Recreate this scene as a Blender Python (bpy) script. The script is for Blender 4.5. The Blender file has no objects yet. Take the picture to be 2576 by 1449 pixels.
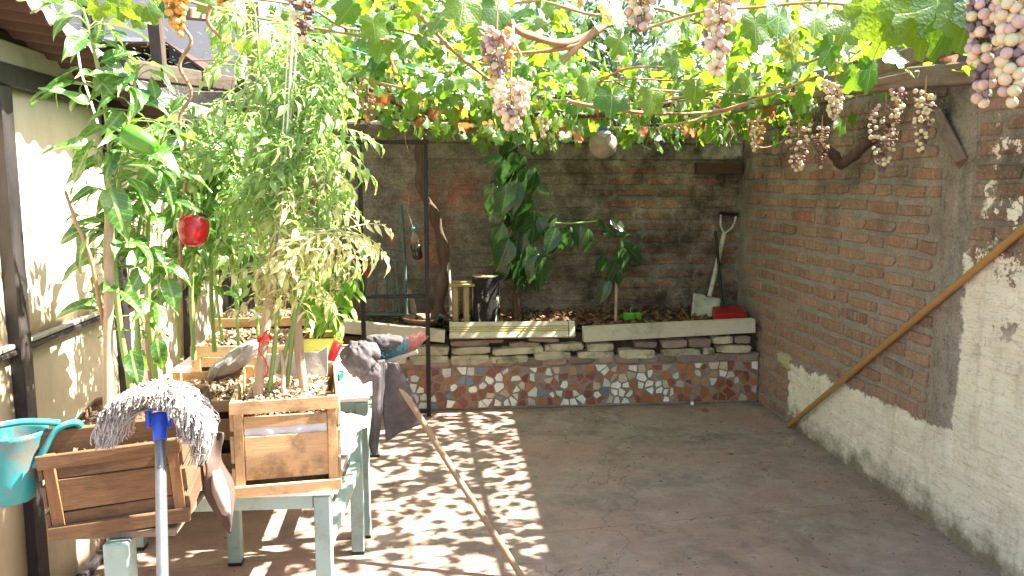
import bpy, math, random
from mathutils import Vector, Matrix, Euler, noise as mnoise
V = Vector
rnd = random.Random(11)
rad = math.radians
scene = bpy.context.scene
col = scene.collection

# ---------------------------------------------------------------- camera
F, CX, CY = 2022.0, 1288.0, 724.5            # measured on a 2576 x 1449 view of the photograph
YAW, PITCH, EYE = rad(5.7), rad(7.45), 1.5
CAM = V((0, 0, EYE))
FW = V((math.sin(YAW)*math.cos(PITCH), math.cos(YAW)*math.cos(PITCH), -math.sin(PITCH)))
RT = V((math.cos(YAW), -math.sin(YAW), 0)); UP = RT.cross(FW)
cd = bpy.data.cameras.new('camera'); cam = bpy.data.objects.new('camera', cd); col.objects.link(cam)
cd.sensor_width = 36; cd.lens = 36*F/2576; cd.clip_start = .05; cd.clip_end = 2000
cam.matrix_world = Matrix(((RT.x, UP.x, -FW.x, 0), (RT.y, UP.y, -FW.y, 0), (RT.z, UP.z, -FW.z, EYE), (0, 0, 0, 1)))
scene.camera = cam

# ---------------------------------------------------------------- sky, sun, exposure
SUN_EL, SUN_AZ = rad(51), rad(4)              # azimuth measured from +X towards +Y
wd = bpy.data.worlds.new('World'); scene.world = wd; wd.use_nodes = True
wn = wd.node_tree; wn.nodes.clear()
sky = wn.nodes.new('ShaderNodeTexSky'); sky.sky_type = 'NISHITA'; sky.sun_disc = False
sky.sun_elevation = SUN_EL; sky.sun_rotation = math.pi/2 - SUN_AZ
sky.air_density = 1.0; sky.dust_density = 2.5; sky.ozone_density = 1.0
bg = wn.nodes.new('ShaderNodeBackground'); bg.inputs['Strength'].default_value = .075
wo = wn.nodes.new('ShaderNodeOutputWorld')
wn.links.new(sky.outputs[0], bg.inputs[0]); wn.links.new(bg.outputs[0], wo.inputs[0])
sd = bpy.data.lights.new('sun', 'SUN'); sd.energy = 5.0; sd.angle = rad(.55); sd.color = (1, .93, .82)
sun = bpy.data.objects.new('sun', sd); col.objects.link(sun)
S = V((math.cos(SUN_EL)*math.cos(SUN_AZ), math.cos(SUN_EL)*math.sin(SUN_AZ), math.sin(SUN_EL)))
sun.rotation_euler = S.to_track_quat('Z', 'Y').to_euler(); sun.location = (6, 1, 9)
vs = scene.view_settings
vs.view_transform = 'Standard'; vs.look = 'None'; vs.gamma = 1; vs.use_curve_mapping = False
vs.exposure = 2.95
scene.render.resolution_x, scene.render.resolution_y = 1024, 576

# ---------------------------------------------------------------- pixels -> places
def ray(x, y): return FW + RT*((x-CX)/F) - UP*((y-CY)/F)
def at(x, y, X=None, Y=None, Z=None):         # where the sight line meets a plane of the place
    d = ray(x, y)
    t = (X-CAM.x)/d.x if X is not None else (Y-CAM.y)/d.y if Y is not None else (Z-CAM.z)/d.z
    return CAM + d*t
def U(a, b): return rnd.uniform(a, b)
def smooth(a, b, x):
    t = min(1, max(0, (x-a)/(b-a))); return t*t*(3-2*t)

# ---------------------------------------------------------------- scene graph helpers
def link(o, parent=None):
    col.objects.link(o)
    if parent is not None: o.parent = parent
    return o
def tag(o, label, cat, group=None, kind=None):
    if label: o['label'] = label
    if cat: o['category'] = cat
    if group: o['group'] = group
    if kind: o['kind'] = kind
    return o
def thing(name, label, cat, loc=(0, 0, 0), rot=(0, 0, 0), group=None):
    o = bpy.data.objects.new(name, None); link(o)
    o.empty_display_size = .05; o.location = loc; o.rotation_euler = rot
    return tag(o, label, cat, group)

class MB:
    def __init__(s): s.v, s.f, s.sm, s.mi, s.lc = [], [], [], [], []
    def add(s, vs, fs, sm=False, mi=0, M=None, lc=None):
        o = len(s.v)
        s.lc += [tuple(p) for p in (lc if lc is not None else vs)]
        s.v += [tuple(M @ V(p)) for p in vs] if M is not None else [tuple(p) for p in vs]
        for f in fs:
            s.f.append(tuple(i+o for i in f)); s.sm.append(sm); s.mi.append(mi)
        return s
    def box(s, a, b, bv=.002, M=None, jit=0, mi=0):
        """chamfered box from corner a to corner b"""
        c = [(a[i]+b[i])/2 for i in range(3)]; h = [abs(b[i]-a[i])/2 for i in range(3)]
        bv = min(bv, min(h)*.6)
        vs, idx = [], {}
        for sx in (-1, 1):
            for sy in (-1, 1):
                for sz in (-1, 1):
                    j = [U(-jit, jit) for _ in range(3)] if jit else (0, 0, 0)
                    for k in range(3):
                        p = [c[i] + (sx, sy, sz)[i]*(h[i] - (0 if i == k else bv)) + j[i] for i in range(3)]
                        idx[(sx, sy, sz, k)] = len(vs); vs.append(p)
        fs = []
        for k in range(3):
            i, j = [q for q in range(3) if q != k]
            for sk in (-1, 1):
                def g(si, sj):
                    t = [0, 0, 0]; t[k] = sk; t[i] = si; t[j] = sj; return idx[(*t, k)]
                q = [g(-1, -1), g(1, -1), g(1, 1), g(-1, 1)]
                if (sk < 0) ^ (k == 1): q.reverse()
                fs.append(q)
        for k in range(3):
            i, j = [q for q in range(3) if q != k]
            for si in (-1, 1):
                for sj in (-1, 1):
                    def g(sk, face):
                        t = [0, 0, 0]; t[k] = sk; t[i] = si; t[j] = sj; return idx[(*t, face)]
                    q = [g(-1, i), g(1, i), g(1, j), g(-1, j)]
                    if (si*sj > 0) ^ (k == 1): q.reverse()
                    fs.append(q)
        for sx in (-1, 1):
            for sy in (-1, 1):
                for sz in (-1, 1):
                    q = [idx[(sx, sy, sz, k)] for k in range(3)]
                    if sx*sy*sz < 0: q.reverse()
                    fs.append(q)
        return s.add(vs, fs, False, mi, M)
    def tube(s, pts, r, n=8, cap=True, sm=True, mi=0, flat=1.0, M=None):
        pts = [V(p) for p in pts]; m = len(pts)
        rs = r if isinstance(r, (list, tuple)) else [r]*m
        vs, fs = [], []
        t0 = (pts[1]-pts[0]).normalized()
        a = t0.orthogonal().normalized() if abs(t0.z) > .9 else t0.cross(V((0, 0, 1))).normalized()
        for i, p in enumerate(pts):
            t = (pts[min(i+1, m-1)]-pts[max(i-1, 0)])
            t = t.normalized() if t.length > 1e-9 else t0
            a = (a - t*a.dot(t)); a = a.normalized() if a.length > 1e-6 else t.orthogonal().normalized()
            b = t.cross(a)
            for k in range(n):
                an = 2*math.pi*k/n
                vs.append(p + (a*math.cos(an) + b*math.sin(an)*flat)*rs[i])
        for i in range(m-1):
            for k in range(n):
                k2 = (k+1) % n
                fs.append((i*n+k, i*n+k2, (i+1)*n+k2, (i+1)*n+k))
        s.add(vs, fs, sm, mi, M)
        if cap:
            s.add(vs[:n], [tuple(range(n))[::-1]], False, mi, M); s.add(vs[-n:], [tuple(range(n))], False, mi, M)
        return s
    def lathe(s, prof, n=20, M=None, sm=True, mi=0, sx=1, sy=1, wob=None):
        vs, fs = [], []
        for r, z in prof:
            for k in range(n):
                an = 2*math.pi*k/n
                w = wob(an, z) if wob else 1
                vs.append((r*w*sx*math.cos(an), r*w*sy*math.sin(an), z))
        for i in range(len(prof)-1):
            for k in range(n):
                k2 = (k+1) % n
                fs.append((i*n+k, i*n+k2, (i+1)*n+k2, (i+1)*n+k))
        if prof[0][0] > 1e-4: fs.append(tuple(range(n))[::-1])
        if prof[-1][0] > 1e-4: fs.append(tuple((len(prof)-1)*n+k for k in range(n)))
        return s.add(vs, fs, sm, mi, M)
    def grid(s, fn, nu, nv, sm=True, mi=0, M=None):
        vs = [fn(i/nu, j/nv) for j in range(nv+1) for i in range(nu+1)]
        fs = [(j*(nu+1)+i, j*(nu+1)+i+1, (j+1)*(nu+1)+i+1, (j+1)*(nu+1)+i) for j in range(nv) for i in range(nu)]
        return s.add(vs, fs, sm, mi, M)
    def prism(s, poly, d, M=None, mi=0, ch=0.0):
        """poly: (x,z) outline in the XZ plane, extruded d towards -Y"""
        n = len(poly); cx = sum(p[0] for p in poly)/n; cz = sum(p[1] for p in poly)/n
        vs = [(x, 0, z) for x, z in poly] + [(x, -d, z) for x, z in poly]
        fs = [((k+1) % n, k, n+k, n+(k+1) % n) for k in range(n)] + [tuple(n+k for k in range(n)), tuple(range(n))[::-1]]
        return s.add(vs, fs, False, mi, M)
    def mesh(s, name, mats):
        me = bpy.data.meshes.new(name)
        me.from_pydata(s.v, [], s.f)
        mats = mats if isinstance(mats, (list, tuple)) else [mats]
        for m in mats: me.materials.append(m)
        me.polygons.foreach_set('use_smooth', s.sm)
        if len(mats) > 1: me.polygons.foreach_set('material_index', s.mi)
        at_ = me.attributes.new('lc', 'FLOAT_VECTOR', 'POINT')
        at_.data.foreach_set('vector', [c for p in s.lc for c in p])
        me.update(); return me
    def build(s, name, mats, parent=None, local=False):
        """vertices are in the world unless local; a parent must be an unrotated root when they are in the world"""
        if parent is not None and not local:
            L = parent.location if parent.parent is None else parent.parent.location
            off = V(L) + (parent.location if parent.parent is not None else V((0, 0, 0)))
            s.v = [(x-off.x, y-off.y, z-off.z) for x, y, z in s.v]
        o = bpy.data.objects.new(name, s.mesh(name, mats)); return link(o, parent)
def obj_from(me, name, parent, M):
    o = bpy.data.objects.new(name, me); link(o, parent)
    if parent is not None and parent.rotation_euler.x == 0 == parent.rotation_euler.z: M = Matrix.Translation(-V(parent.location)) @ M
    o.matrix_basis = M; return o
def frame(p, d, n, sc=1.0, sx=None):
    """matrix with local +Y along d, local +Z near n"""
    d = V(d).normalized(); n = V(n); n = n - d*n.dot(d)
    n = n.normalized() if n.length > 1e-5 else d.orthogonal().normalized()
    x = d.cross(n); sx = sx if sx is not None else sc
    return Matrix(((x.x*sx, d.x*sc, n.x*sc, p[0]), (x.y*sx, d.y*sc, n.y*sc, p[1]), (x.z*sx, d.z*sc, n.z*sc, p[2]), (0, 0, 0, 1)))
def spline(pts, n=6):
    pts = [V(p) for p in pts]; out = []
    for i in range(len(pts)-1):
        p0, p1, p2, p3 = pts[max(i-1, 0)], pts[i], pts[i+1], pts[min(i+2, len(pts)-1)]
        for k in range(n):
            t = k/n
            out.append(.5*((2*p1) + (p2-p0)*t + (2*p0-5*p1+4*p2-p3)*t*t + (3*p1-p0-3*p2+p3)*t**3))
    out.append(pts[-1]); return out
def lerp(a, b, t): return a+(b-a)*t
def on_path(pts, t):
    f = t*(len(pts)-1); i = min(int(f), len(pts)-2); return pts[i].lerp(pts[i+1], f-i)

# ---------------------------------------------------------------- procedural materials
class NT:
    def __init__(s, name):
        s.m = bpy.data.materials.new(name); s.m.use_nodes = True; s.t = s.m.node_tree; s.t.nodes.clear()
    def n(s, typ, ins=None, **props):
        nd = s.t.nodes.new(typ)
        for k, v in props.items(): setattr(nd, k, v)
        for k, v in (ins or {}).items():
            if isinstance(v, bpy.types.NodeSocket): s.t.links.new(v, nd.inputs[k])
            else: nd.inputs[k].default_value = v
        return nd
    def pos(s, kind='World', scale=(1, 1, 1)):
        if kind == 'World': v = s.n('ShaderNodeNewGeometry').outputs['Position']
        elif kind == 'lc': v = s.n('ShaderNodeAttribute', attribute_name='lc').outputs['Vector']
        else: v = s.n('ShaderNodeTexCoord').outputs[kind]
        if tuple(scale) != (1, 1, 1): v = s.n('ShaderNodeMapping', {'Vector': v, 'Scale': scale}).outputs[0]
        return v
    def noise(s, vec, scale, detail=5, rough=.6, dist=0):
        return s.n('ShaderNodeTexNoise', {'Vector': vec, 'Scale': scale, 'Detail': detail, 'Roughness': rough, 'Distortion': dist}).outputs['Fac']
    def ramp(s, fac, stops):
        nd = s.n('ShaderNodeValToRGB', {'Fac': fac}); e = nd.color_ramp.elements
        while len(e) < len(stops): e.new(.5)
        for q, (p, c) in zip(e, stops):
            q.position = p; q.color = (*c, 1) if isinstance(c, (tuple, list)) else (c, c, c, 1)
        return nd.outputs[0]
    def mix(s, fac, a, b, mode='MIX'):
        nd = s.n('ShaderNodeMix', data_type='RGBA', blend_type=mode)
        for k, v in ((0, fac), (6, a), (7, b)):
            if isinstance(v, bpy.types.NodeSocket): s.t.links.new(v, nd.inputs[k])
            elif k: nd.inputs[k].default_value = (*v[:3], 1)
            else: nd.inputs[k].default_value = v
        return nd.outputs[2]
    def math(s, op, a, b=0.0, c=None, clamp=False):
        nd = s.n('ShaderNodeMath', operation=op, use_clamp=clamp)
        for k, v in enumerate((a, b) if c is None else (a, b, c)):
            if isinstance(v, bpy.types.NodeSocket): s.t.links.new(v, nd.inputs[k])
            else: nd.inputs[k].default_value = v
        return nd.outputs[0]
    def step(s, x, a, b):      # 0 below a, 1 above b
        return s.n('ShaderNodeMapRange', {'Value': x, 'From Min': a, 'From Max': b}, clamp=True).outputs[0]
    def xyz(s, v):
        o = s.n('ShaderNodeSeparateXYZ', {'Vector': v}).outputs; return o[0], o[1], o[2]
    def rand(s): return s.n('ShaderNodeObjectInfo').outputs['Random']
    def island(s): return s.n('ShaderNodeNewGeometry').outputs['Random Per Island']
    def bump(s, h, strength=.5, dist=.01, nrm=None):
        i = {'Height': h, 'Strength': strength, 'Distance': dist}
        if nrm is not None: i['Normal'] = nrm
        return s.n('ShaderNodeBump', i).outputs[0]
    def out(s, color, rough=.8, normal=None, spec=.3, metal=0.0, trans=None, tfac=.35, extra=None):
        i = {'Base Color': color if isinstance(color, bpy.types.NodeSocket) else (*color[:3], 1), 'Roughness': rough, 'Metallic': metal, 'Specular IOR Level': spec}
        if normal is not None: i['Normal'] = normal
        for k, v in (extra or {}).items(): i[k] = v
        sh = s.n('ShaderNodeBsdfPrincipled', i).outputs[0]
        if trans is not None:
            ti = {'Color': trans if isinstance(trans, bpy.types.NodeSocket) else (*trans, 1)}
            if normal is not None: ti['Normal'] = normal
            tr = s.n('ShaderNodeBsdfTranslucent', ti).outputs[0]
            sh = s.n('ShaderNodeMixShader', {0: tfac, 1: sh, 2: tr}).outputs[0]
        o = s.n('ShaderNodeOutputMaterial'); s.t.links.new(sh, o.inputs[0]); return s.m

def surf(name, c1, c2, scale=8, rough=.8, bump=.3, bscale=60, stretch=(1, 1, 1), coord='Object', rand=.25, spec=.25, metal=0, dirt=None, dscale=6, damt=.5, bdist=.004):
    t = NT(name); p = t.pos(coord, stretch)
    off = t.n('ShaderNodeVectorMath', {0: p, 1: t.n('ShaderNodeCombineXYZ', {0: t.math('MULTIPLY', t.rand(), 37.0), 1: t.math('MULTIPLY', t.rand(), 11.0)}).outputs[0]}, operation='ADD').outputs[0]
    c = t.mix(t.ramp(t.noise(off, scale, 6, .62), [(.32, 0), (.68, 1)]), c1, c2)
    if dirt is not None:
        c = t.mix(t.math('MULTIPLY', t.ramp(t.noise(off, dscale, 8, .7), [(.48, 0), (.66, 1)]), damt), c, dirt)
    if rand:
        c = t.n('ShaderNodeHueSaturation', {'Color': c, 'Value': t.math('MULTIPLY_ADD', t.rand(), rand*2, 1-rand)}).outputs[0]
    n = t.bump(t.noise(off, bscale, 6, .65), bump, bdist) if bump else None
    return t.out(c, rough, n, spec, metal)

def wood(name, c1, c2, axis='x', scale=9, rand=.2, dirt=(.05, .04, .03), damt=.45, rough=.75):
    """boards whose grain runs along the given local axis"""
    k = {'x': (.08, 1, 1), 'y': (1, .08, 1), 'z': (1, 1, .08)}[axis]
    t = NT(name); p = t.pos('Object')
    sh = t.n('ShaderNodeCombineXYZ', {i: t.math('MULTIPLY', t.rand(), v) for i, v in enumerate((13., 29., 7.))}).outputs[0]
    p = t.n('ShaderNodeVectorMath', {0: p, 1: sh}, operation='ADD').outputs[0]
    g = t.noise(t.n('ShaderNodeMapping', {'Vector': p, 'Scale': k}).outputs[0], scale*14, 6, .7, 1.2)
    c = t.mix(t.ramp(g, [(.3, 0), (.7, 1)]), c1, c2)
    c = t.mix(t.math('MULTIPLY', t.ramp(t.noise(p, 7, 8, .7), [(.5, 0), (.68, 1)]), damt), c, dirt)
    c = t.n('ShaderNodeHueSaturation', {'Color': c, 'Value': t.math('MULTIPLY_ADD', t.rand(), rand*2, 1-rand)}).outputs[0]
    return t.out(c, rough, t.bump(g, .35, .003), .2)

def leafmat(name, c1, c2, tr1, tr2, tfac=.4, rough=.42, spec=.45, rib=(.35, .5, .15), ribw=.035, old=None, oldamt=0.0, pinnate=True, bump=.3, bscale=9, vamt=.45):
    t = NT(name); lc = t.pos('lc')
    x, y, z = t.xyz(lc)
    r = t.math('FRACT', t.math('ADD', t.math('MULTIPLY', t.rand(), 7.31), t.island()))
    c = t.mix(r, c1, c2); tr = t.mix(r, tr1, tr2)
    if old is not None:
        k = t.step(t.math('ADD', t.math('FRACT', t.math('MULTIPLY', r, 5.7)), t.math('MULTIPLY', t.math('SUBTRACT', t.noise(lc, 3.5, 4), .5), .45)), 1-oldamt-.04, 1-oldamt+.04)
        c = t.mix(k, c, old); tr = t.mix(k, tr, [min(1, q*2.2) for q in old])
    ax = t.math('ABSOLUTE', x)
    ribm = t.math('SUBTRACT', 1, t.step(ax, ribw*.4, ribw), clamp=True)
    if pinnate:
        w = t.math('FRACT', t.math('SUBTRACT', t.math('MULTIPLY', y, 8.0), t.math('MULTIPLY', ax, 7.0)))
    else:
        w = t.math('FRACT', t.math('MULTIPLY', t.math('ARCTAN2', x, t.math('ADD', y, .0)), 1.59155*1.0))
    vein = t.math('MULTIPLY', t.math('SUBTRACT', 1, t.step(t.math('ABSOLUTE', t.math('SUBTRACT', w, .5)), .03, .11), clamp=True), vamt)
    k = t.math('MAXIMUM', ribm, vein, clamp=True)
    c = t.mix(t.math('MULTIPLY', k, .6), c, rib)
    h = t.math('MULTIPLY_ADD', t.noise(lc, bscale, 4), .6, t.math('MULTIPLY', k, -.5))
    return t.out(c, rough, t.bump(h, bump, .02), spec, 0, tr, tfac)
# ================================================================ materials
def rw_x(Y): return 2.2325 + .0266*(Y-5.2)          # inner face of the right-hand wall

def coat_right(t, c, paint_depth=1.0):
    p = t.pos('World'); x, y, z = t.xyz(p)
    n1 = t.math('SUBTRACT', t.noise(p, 7, 8, .7), .5); n2 = t.math('SUBTRACT', t.noise(p, 34, 5, .7), .5)
    edge = t.math('ADD', t.math('MULTIPLY', n1, .16), t.math('MULTIPLY', n2, .08))
    # lime wash that ran down over the bricks, and a sooty tone high up that also paints in canopy shade
    st = t.noise(t.pos('World', (34, 34, 2.6)), 1, 5, .65)
    wash = t.math('MULTIPLY', t.ramp(st, [(.46, 0), (.64, 1)]), t.ramp(t.noise(p, 2.2, 4), [(.36, .2), (.60, .9)]))
    c = t.mix(wash, c, (.38, .26, .19))
    smear = t.math('MULTIPLY', t.ramp(t.math('ADD', t.noise(p, 9, 9, .78), t.math('MULTIPLY', t.noise(p, 1.7, 3), .35)), [(.69, 0), (.80, 1)]), .7)
    c = t.mix(smear, c, t.mix(t.noise(p, 40, 5, .7), (.21, .185, .15), (.34, .30, .25)))
    dk = t.ramp(t.noise(p, 26, 6, .75), [(.60, 0), (.70, 1)])
    c = t.mix(t.math('MULTIPLY', dk, .38), c, (.10, .07, .05))
    soot_shade = t.math('MULTIPLY', t.ramp(t.noise(p, 3.1, 7, .7), [(.42, 0), (.62, 1)]), t.step(z, .9, 1.75))
    c = t.mix(t.math('MULTIPLY', soot_shade, .85), c, (.055, .045, .034))
    c = t.mix(t.math('MULTIPLY', t.ramp(t.noise(p, 95, 4, .7), [(.52, 0), (.66, 1)]), .5), c, (.07, .055, .042))
    c = t.mix(t.math('MULTIPLY', t.ramp(t.noise(t.pos('World', (1.3, 1.1, 1.2)), 70, 4, .7), [(.55, 0), (.68, 1)]), .4), c, (.46, .40, .33))
    zl = t.math('MULTIPLY_ADD', y, -.055, .375+4.74*.055)
    m1 = t.math('MULTIPLY', t.step(t.math('ADD', t.math('SUBTRACT', zl, z), edge), -.004, .004),
                t.step(t.math('ADD', t.math('SUBTRACT', 4.72, y), t.math('MULTIPLY', edge, .5)), -.004, .004))
    m2 = t.math('MULTIPLY', t.step(t.math('ADD', t.math('SUBTRACT', 3.075, y), t.math('MULTIPLY', edge, .6)), -.006, .006),
                t.step(t.math('ADD', t.math('SUBTRACT', 1.2, z), t.math('MULTIPLY', edge, 4)), -.01, .01))
    m3 = t.math('MULTIPLY', t.step(t.math('SUBTRACT', 3.0, y), 0, .02),
                t.math('MULTIPLY', t.step(t.noise(p, 6, 7, .7), .56, .58), t.step(t.math('SUBTRACT', 1.8, z), 0, .1)))
    w = t.math('MAXIMUM', m1, t.math('MAXIMUM', m2, m3))
    chip = t.step(t.noise(p, 17, 8, .75), .70, .72)
    chip2 = t.math('MULTIPLY', t.step(t.noise(p, 7, 8, .7), .58, .60), t.step(z, .75, 1.0))
    w = t.math('MULTIPLY', w, t.math('SUBTRACT', 1, t.math('MAXIMUM', chip, chip2), clamp=True))
    white = t.mix(t.ramp(t.noise(p, 5, 8, .7), [(.35, 0), (.7, 1)]), (.84, .77, .64), (.72, .645, .51))
    white = t.mix(t.math('MULTIPLY', t.ramp(t.noise(t.pos('World', (12, 12, 3)), 1, 7, .7), [(.52, 0), (.72, 1)]), .5), white, (.36, .29, .19))
    base = t.math('MULTIPLY', t.step(t.math('ADD', t.math('SUBTRACT', .15, z), t.math('MULTIPLY', n1, .5)), 0, .14), .85)
    white = t.mix(base, white, (.16, .12, .07))
    cracks = t.ramp(t.noise(t.pos('World', (1, 5, 26)), 1.4, 6, .65, .6), [(.485, 0), (.5, 1), (.515, 0)])
    white = t.mix(t.math('MULTIPLY', cracks, .55), white, (.20, .16, .11))
    c = t.mix(w, c, white)
    yb = t.math('MULTIPLY', t.math('MULTIPLY', t.step(y, 4.70, 4.72), t.step(t.math('SUBTRACT', 4.93, y), 0, .02)),
                t.math('MULTIPLY', t.step(t.math('ADD', z, edge), .34, .35), t.step(t.math('SUBTRACT', .42, t.math('ADD', z, edge)), 0, .01)))
    c = t.mix(t.math('MULTIPLY', yb, .8), c, (.50, .50, .24))
    return c, w

def coat_back(t, c):
    p = t.pos('World'); x, y, z = t.xyz(p)
    big = t.noise(p, 2.3, 6, .65); fine = t.noise(p, 13, 8, .75)
    left = t.step(t.math('MULTIPLY_ADD', x, -1, 1.25), 0, 1.1)
    pl = t.math('ADD', t.math('MULTIPLY', big, .8), t.math('ADD', t.math('MULTIPLY', fine, .55), t.math('MULTIPLY', left, .33)))
    plm = t.step(pl, .66, .75)
    plc = t.mix(t.ramp(fine, [(.3, 0), (.7, 1)]), (.32, .275, .225), (.14, .115, .09))
    c = t.mix(plm, c, plc)
    pk = t.math('MULTIPLY', t.math('MULTIPLY', t.step(t.math('SUBTRACT', .62, x), 0, .35), t.step(t.math('SUBTRACT', 1.62, z), 0, .15)),
                t.step(t.math('ADD', t.noise(p, 3.4, 7, .68), t.math('MULTIPLY', t.math('SUBTRACT', fine, .5), .35)), .50, .60))
    c = t.mix(t.math('MULTIPLY', pk, .75), c, (.38, .13, .10))
    c = t.mix(t.math('MULTIPLY', t.ramp(t.noise(p, 80, 4, .7), [(.50, 0), (.64, 1)]), .55), c, (.05, .04, .03))
    c = t.mix(t.math('MULTIPLY', t.ramp(t.noise(t.pos('World', (1.3, 1.1, 1.2)), 60, 4, .7), [(.54, 0), (.66, 1)]), .5), c, (.42, .37, .31))
    lime = t.math('MULTIPLY', t.step(t.noise(t.pos('World', (9, 9, 4)), 1, 6, .7), .60, .70), .6)
    c = t.mix(lime, c, (.36, .33, .28))
    gp = t.math('MULTIPLY', t.math('MULTIPLY', t.step(t.math('ADD', x, t.math('MULTIPLY', fine, .12)), 1.98, 2.02), t.step(t.math('ADD', z, t.math('MULTIPLY', fine, .10)), 1.72, 1.75)), t.step(t.math('SUBTRACT', 1.93, z), 0, .02))
    c = t.mix(t.math('MULTIPLY', gp, .85), c, (.46, .44, .42))
    soot_shade = t.ramp(t.noise(p, 4.2, 8, .72), [(.38, 0), (.60, 1)])  # sooty tone that also paints the canopy's shade into the wall
    return t.mix(t.math('MULTIPLY', soot_shade, t.math('MULTIPLY_ADD', left, -.40, .88)), c, (.036, .028, .022))

def m_brick(name, coat):
    t = NT(name); p = t.pos('World'); r = t.rand()
    c = t.ramp(r, [(0, (.22, .13, .085)), (.3, (.36, .21, .13)), (.6, (.32, .165, .105)), (.9, (.43, .26, .165)), (.97, (.42, .23, .14)), (1, (.44, .13, .08))])
    c = t.mix(t.ramp(t.noise(p, 22, 6, .7), [(.35, 0), (.7, .6)]), c, (.17, .10, .07))
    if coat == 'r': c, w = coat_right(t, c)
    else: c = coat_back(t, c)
    h = t.math('ADD', t.noise(p, 60, 6, .7), t.math('MULTIPLY', t.noise(p, 14, 4), 1.5))
    return t.out(c, .9, t.bump(h, .75, .008), .12)
def m_mortar(name, coat):
    t = NT(name); p = t.pos('World')
    c = t.mix(t.ramp(t.noise(p, 9, 8, .72), [(.3, 0), (.72, 1)]), (.33, .30, .25), (.20, .178, .145))
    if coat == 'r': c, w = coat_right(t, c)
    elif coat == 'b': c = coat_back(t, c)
    h = t.math('ADD', t.noise(p, 48, 8, .75), t.math('MULTIPLY', t.noise(p, 11, 5), 1.6))
    return t.out(c, .95, t.bump(h, .6, .007), .1)

def m_floor():
    t = NT('worn_concrete'); p = t.pos('World')
    a = t.noise(p, 1.3, 8, .66); b = t.noise(p, 5.5, 8, .72, .4); f = t.noise(p, 55, 6, .75)
    c = t.mix(t.ramp(b, [(.35, 0), (.68, 1)]), (.205, .145, .113), (.345, .255, .205))
    c = t.mix(t.math('MULTIPLY', t.ramp(a, [(.45, 0), (.62, 1)]), .6), c, (.32, .175, .135))
    c = t.mix(t.math('MULTIPLY', t.ramp(t.noise(p, 2.4, 9, .75), [(.50, 0), (.66, 1)]), .6), c, (.115, .086, .070))
    scuff = t.ramp(t.noise(t.pos('World', (1, 3.2, 1)), 3.3, 9, .78, 1.5), [(.6, 0), (.72, 1)])
    c = t.mix(t.math('MULTIPLY', scuff, .6), c, (.38, .325, .26))
    c = t.mix(t.math('MULTIPLY', t.ramp(t.noise(p, 24, 3, .5), [(.66, 0), (.72, 1)]), .7), c, (.05, .042, .038))
    c = t.mix(t.math('MULTIPLY', t.ramp(f, [(.58, 0), (.72, 1)]), .5), c, (.38, .33, .27))
    c = t.mix(t.math('MULTIPLY', t.ramp(t.noise(p, 110, 4, .7), [(.56, 0), (.70, 1)]), .45), c, (.08, .06, .045))
    sc2 = t.ramp(t.noise(t.pos('World', (7, 1.2, 1)), 4.1, 9, .8, .8), [(.6, 0), (.70, 1)])
    c = t.mix(t.math('MULTIPLY', sc2, .4), c, (.34, .28, .22))
    vo = t.n('ShaderNodeTexVoronoi', {'Vector': t.n('ShaderNodeVectorMath', {0: p, 1: t.n('ShaderNodeTexNoise', {'Vector': p, 'Scale': 3.0, 'Detail': 6}).outputs['Color']}, operation='ADD').outputs[0], 'Scale': .55}, feature='DISTANCE_TO_EDGE').outputs['Distance']
    px_, py_, pz_ = t.xyz(p)
    jn = t.math('ABSOLUTE', t.math('SUBTRACT', t.math('SUBTRACT', py_, t.math('MULTIPLY', px_, .12)), 3.22))
    c = t.mix(t.math('MULTIPLY', t.math('SUBTRACT', 1, t.step(t.math('ADD', jn, t.math('MULTIPLY', t.noise(p, 40, 4), .006)), .003, .007), clamp=True), .55), c, (.09, .07, .055))
    cr = t.ramp(vo, [(0, 1), (.0035, .0)])
    c = t.mix(t.math('MULTIPLY', cr, .6), c, (.06, .05, .045))
    h = t.math('ADD', t.math('MULTIPLY', b, 2.0), f)
    return t.out(c, t.ramp(b, [(.3, .62), (.7, .9)]), t.bump(h, .28, .004), .3)
M = {}
M['floor'] = m_floor()
M['brick_r'] = m_brick('old_red_brick', 'r'); M['brick_b'] = m_brick('sooty_shaded_red_brick', 'b')
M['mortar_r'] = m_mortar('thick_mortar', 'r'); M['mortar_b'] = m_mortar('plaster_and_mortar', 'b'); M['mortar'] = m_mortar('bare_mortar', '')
M['concrete'] = surf('cast_concrete', (.34, .315, .275), (.19, .17, .145), 5, .92, .5, 45, coord='World', rand=0, dirt=(.08, .07, .055), dscale=4, damt=.6)
def m_column():
    t = NT('mottled_cast_concrete'); p = t.pos('World'); x, y, z = t.xyz(p)
    c = t.mix(t.ramp(t.noise(p, 6, 8, .72), [(.34, 0), (.68, 1)]), (.36, .325, .275), (.20, .175, .145))
    c = t.mix(t.math('MULTIPLY', t.ramp(t.noise(p, 13, 9, .78), [(.52, 0), (.64, 1)]), .8), c, (.09, .075, .06))
    c = t.mix(t.math('MULTIPLY', t.ramp(t.noise(t.pos('World', (9, 9, 2)), 1, 6, .7), [(.52, 0), (.66, 1)]), .5), c, (.46, .42, .36))
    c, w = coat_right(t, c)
    return t.out(c, .93, t.bump(t.math('ADD', t.noise(p, 40, 8, .75), t.math('MULTIPLY', t.noise(p, 9, 5), 1.8)), .8, .01), .1)
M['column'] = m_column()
M['earth'] = surf('dry_earth', (.20, .15, .10), (.13, .10, .07), 2, .95, .4, 20, coord='World', rand=0)
M['soil'] = surf('dark_soil', (.045, .032, .022), (.10, .07, .045), 26, .95, .9, 70, coord='World', rand=0, bdist=.012)
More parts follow.
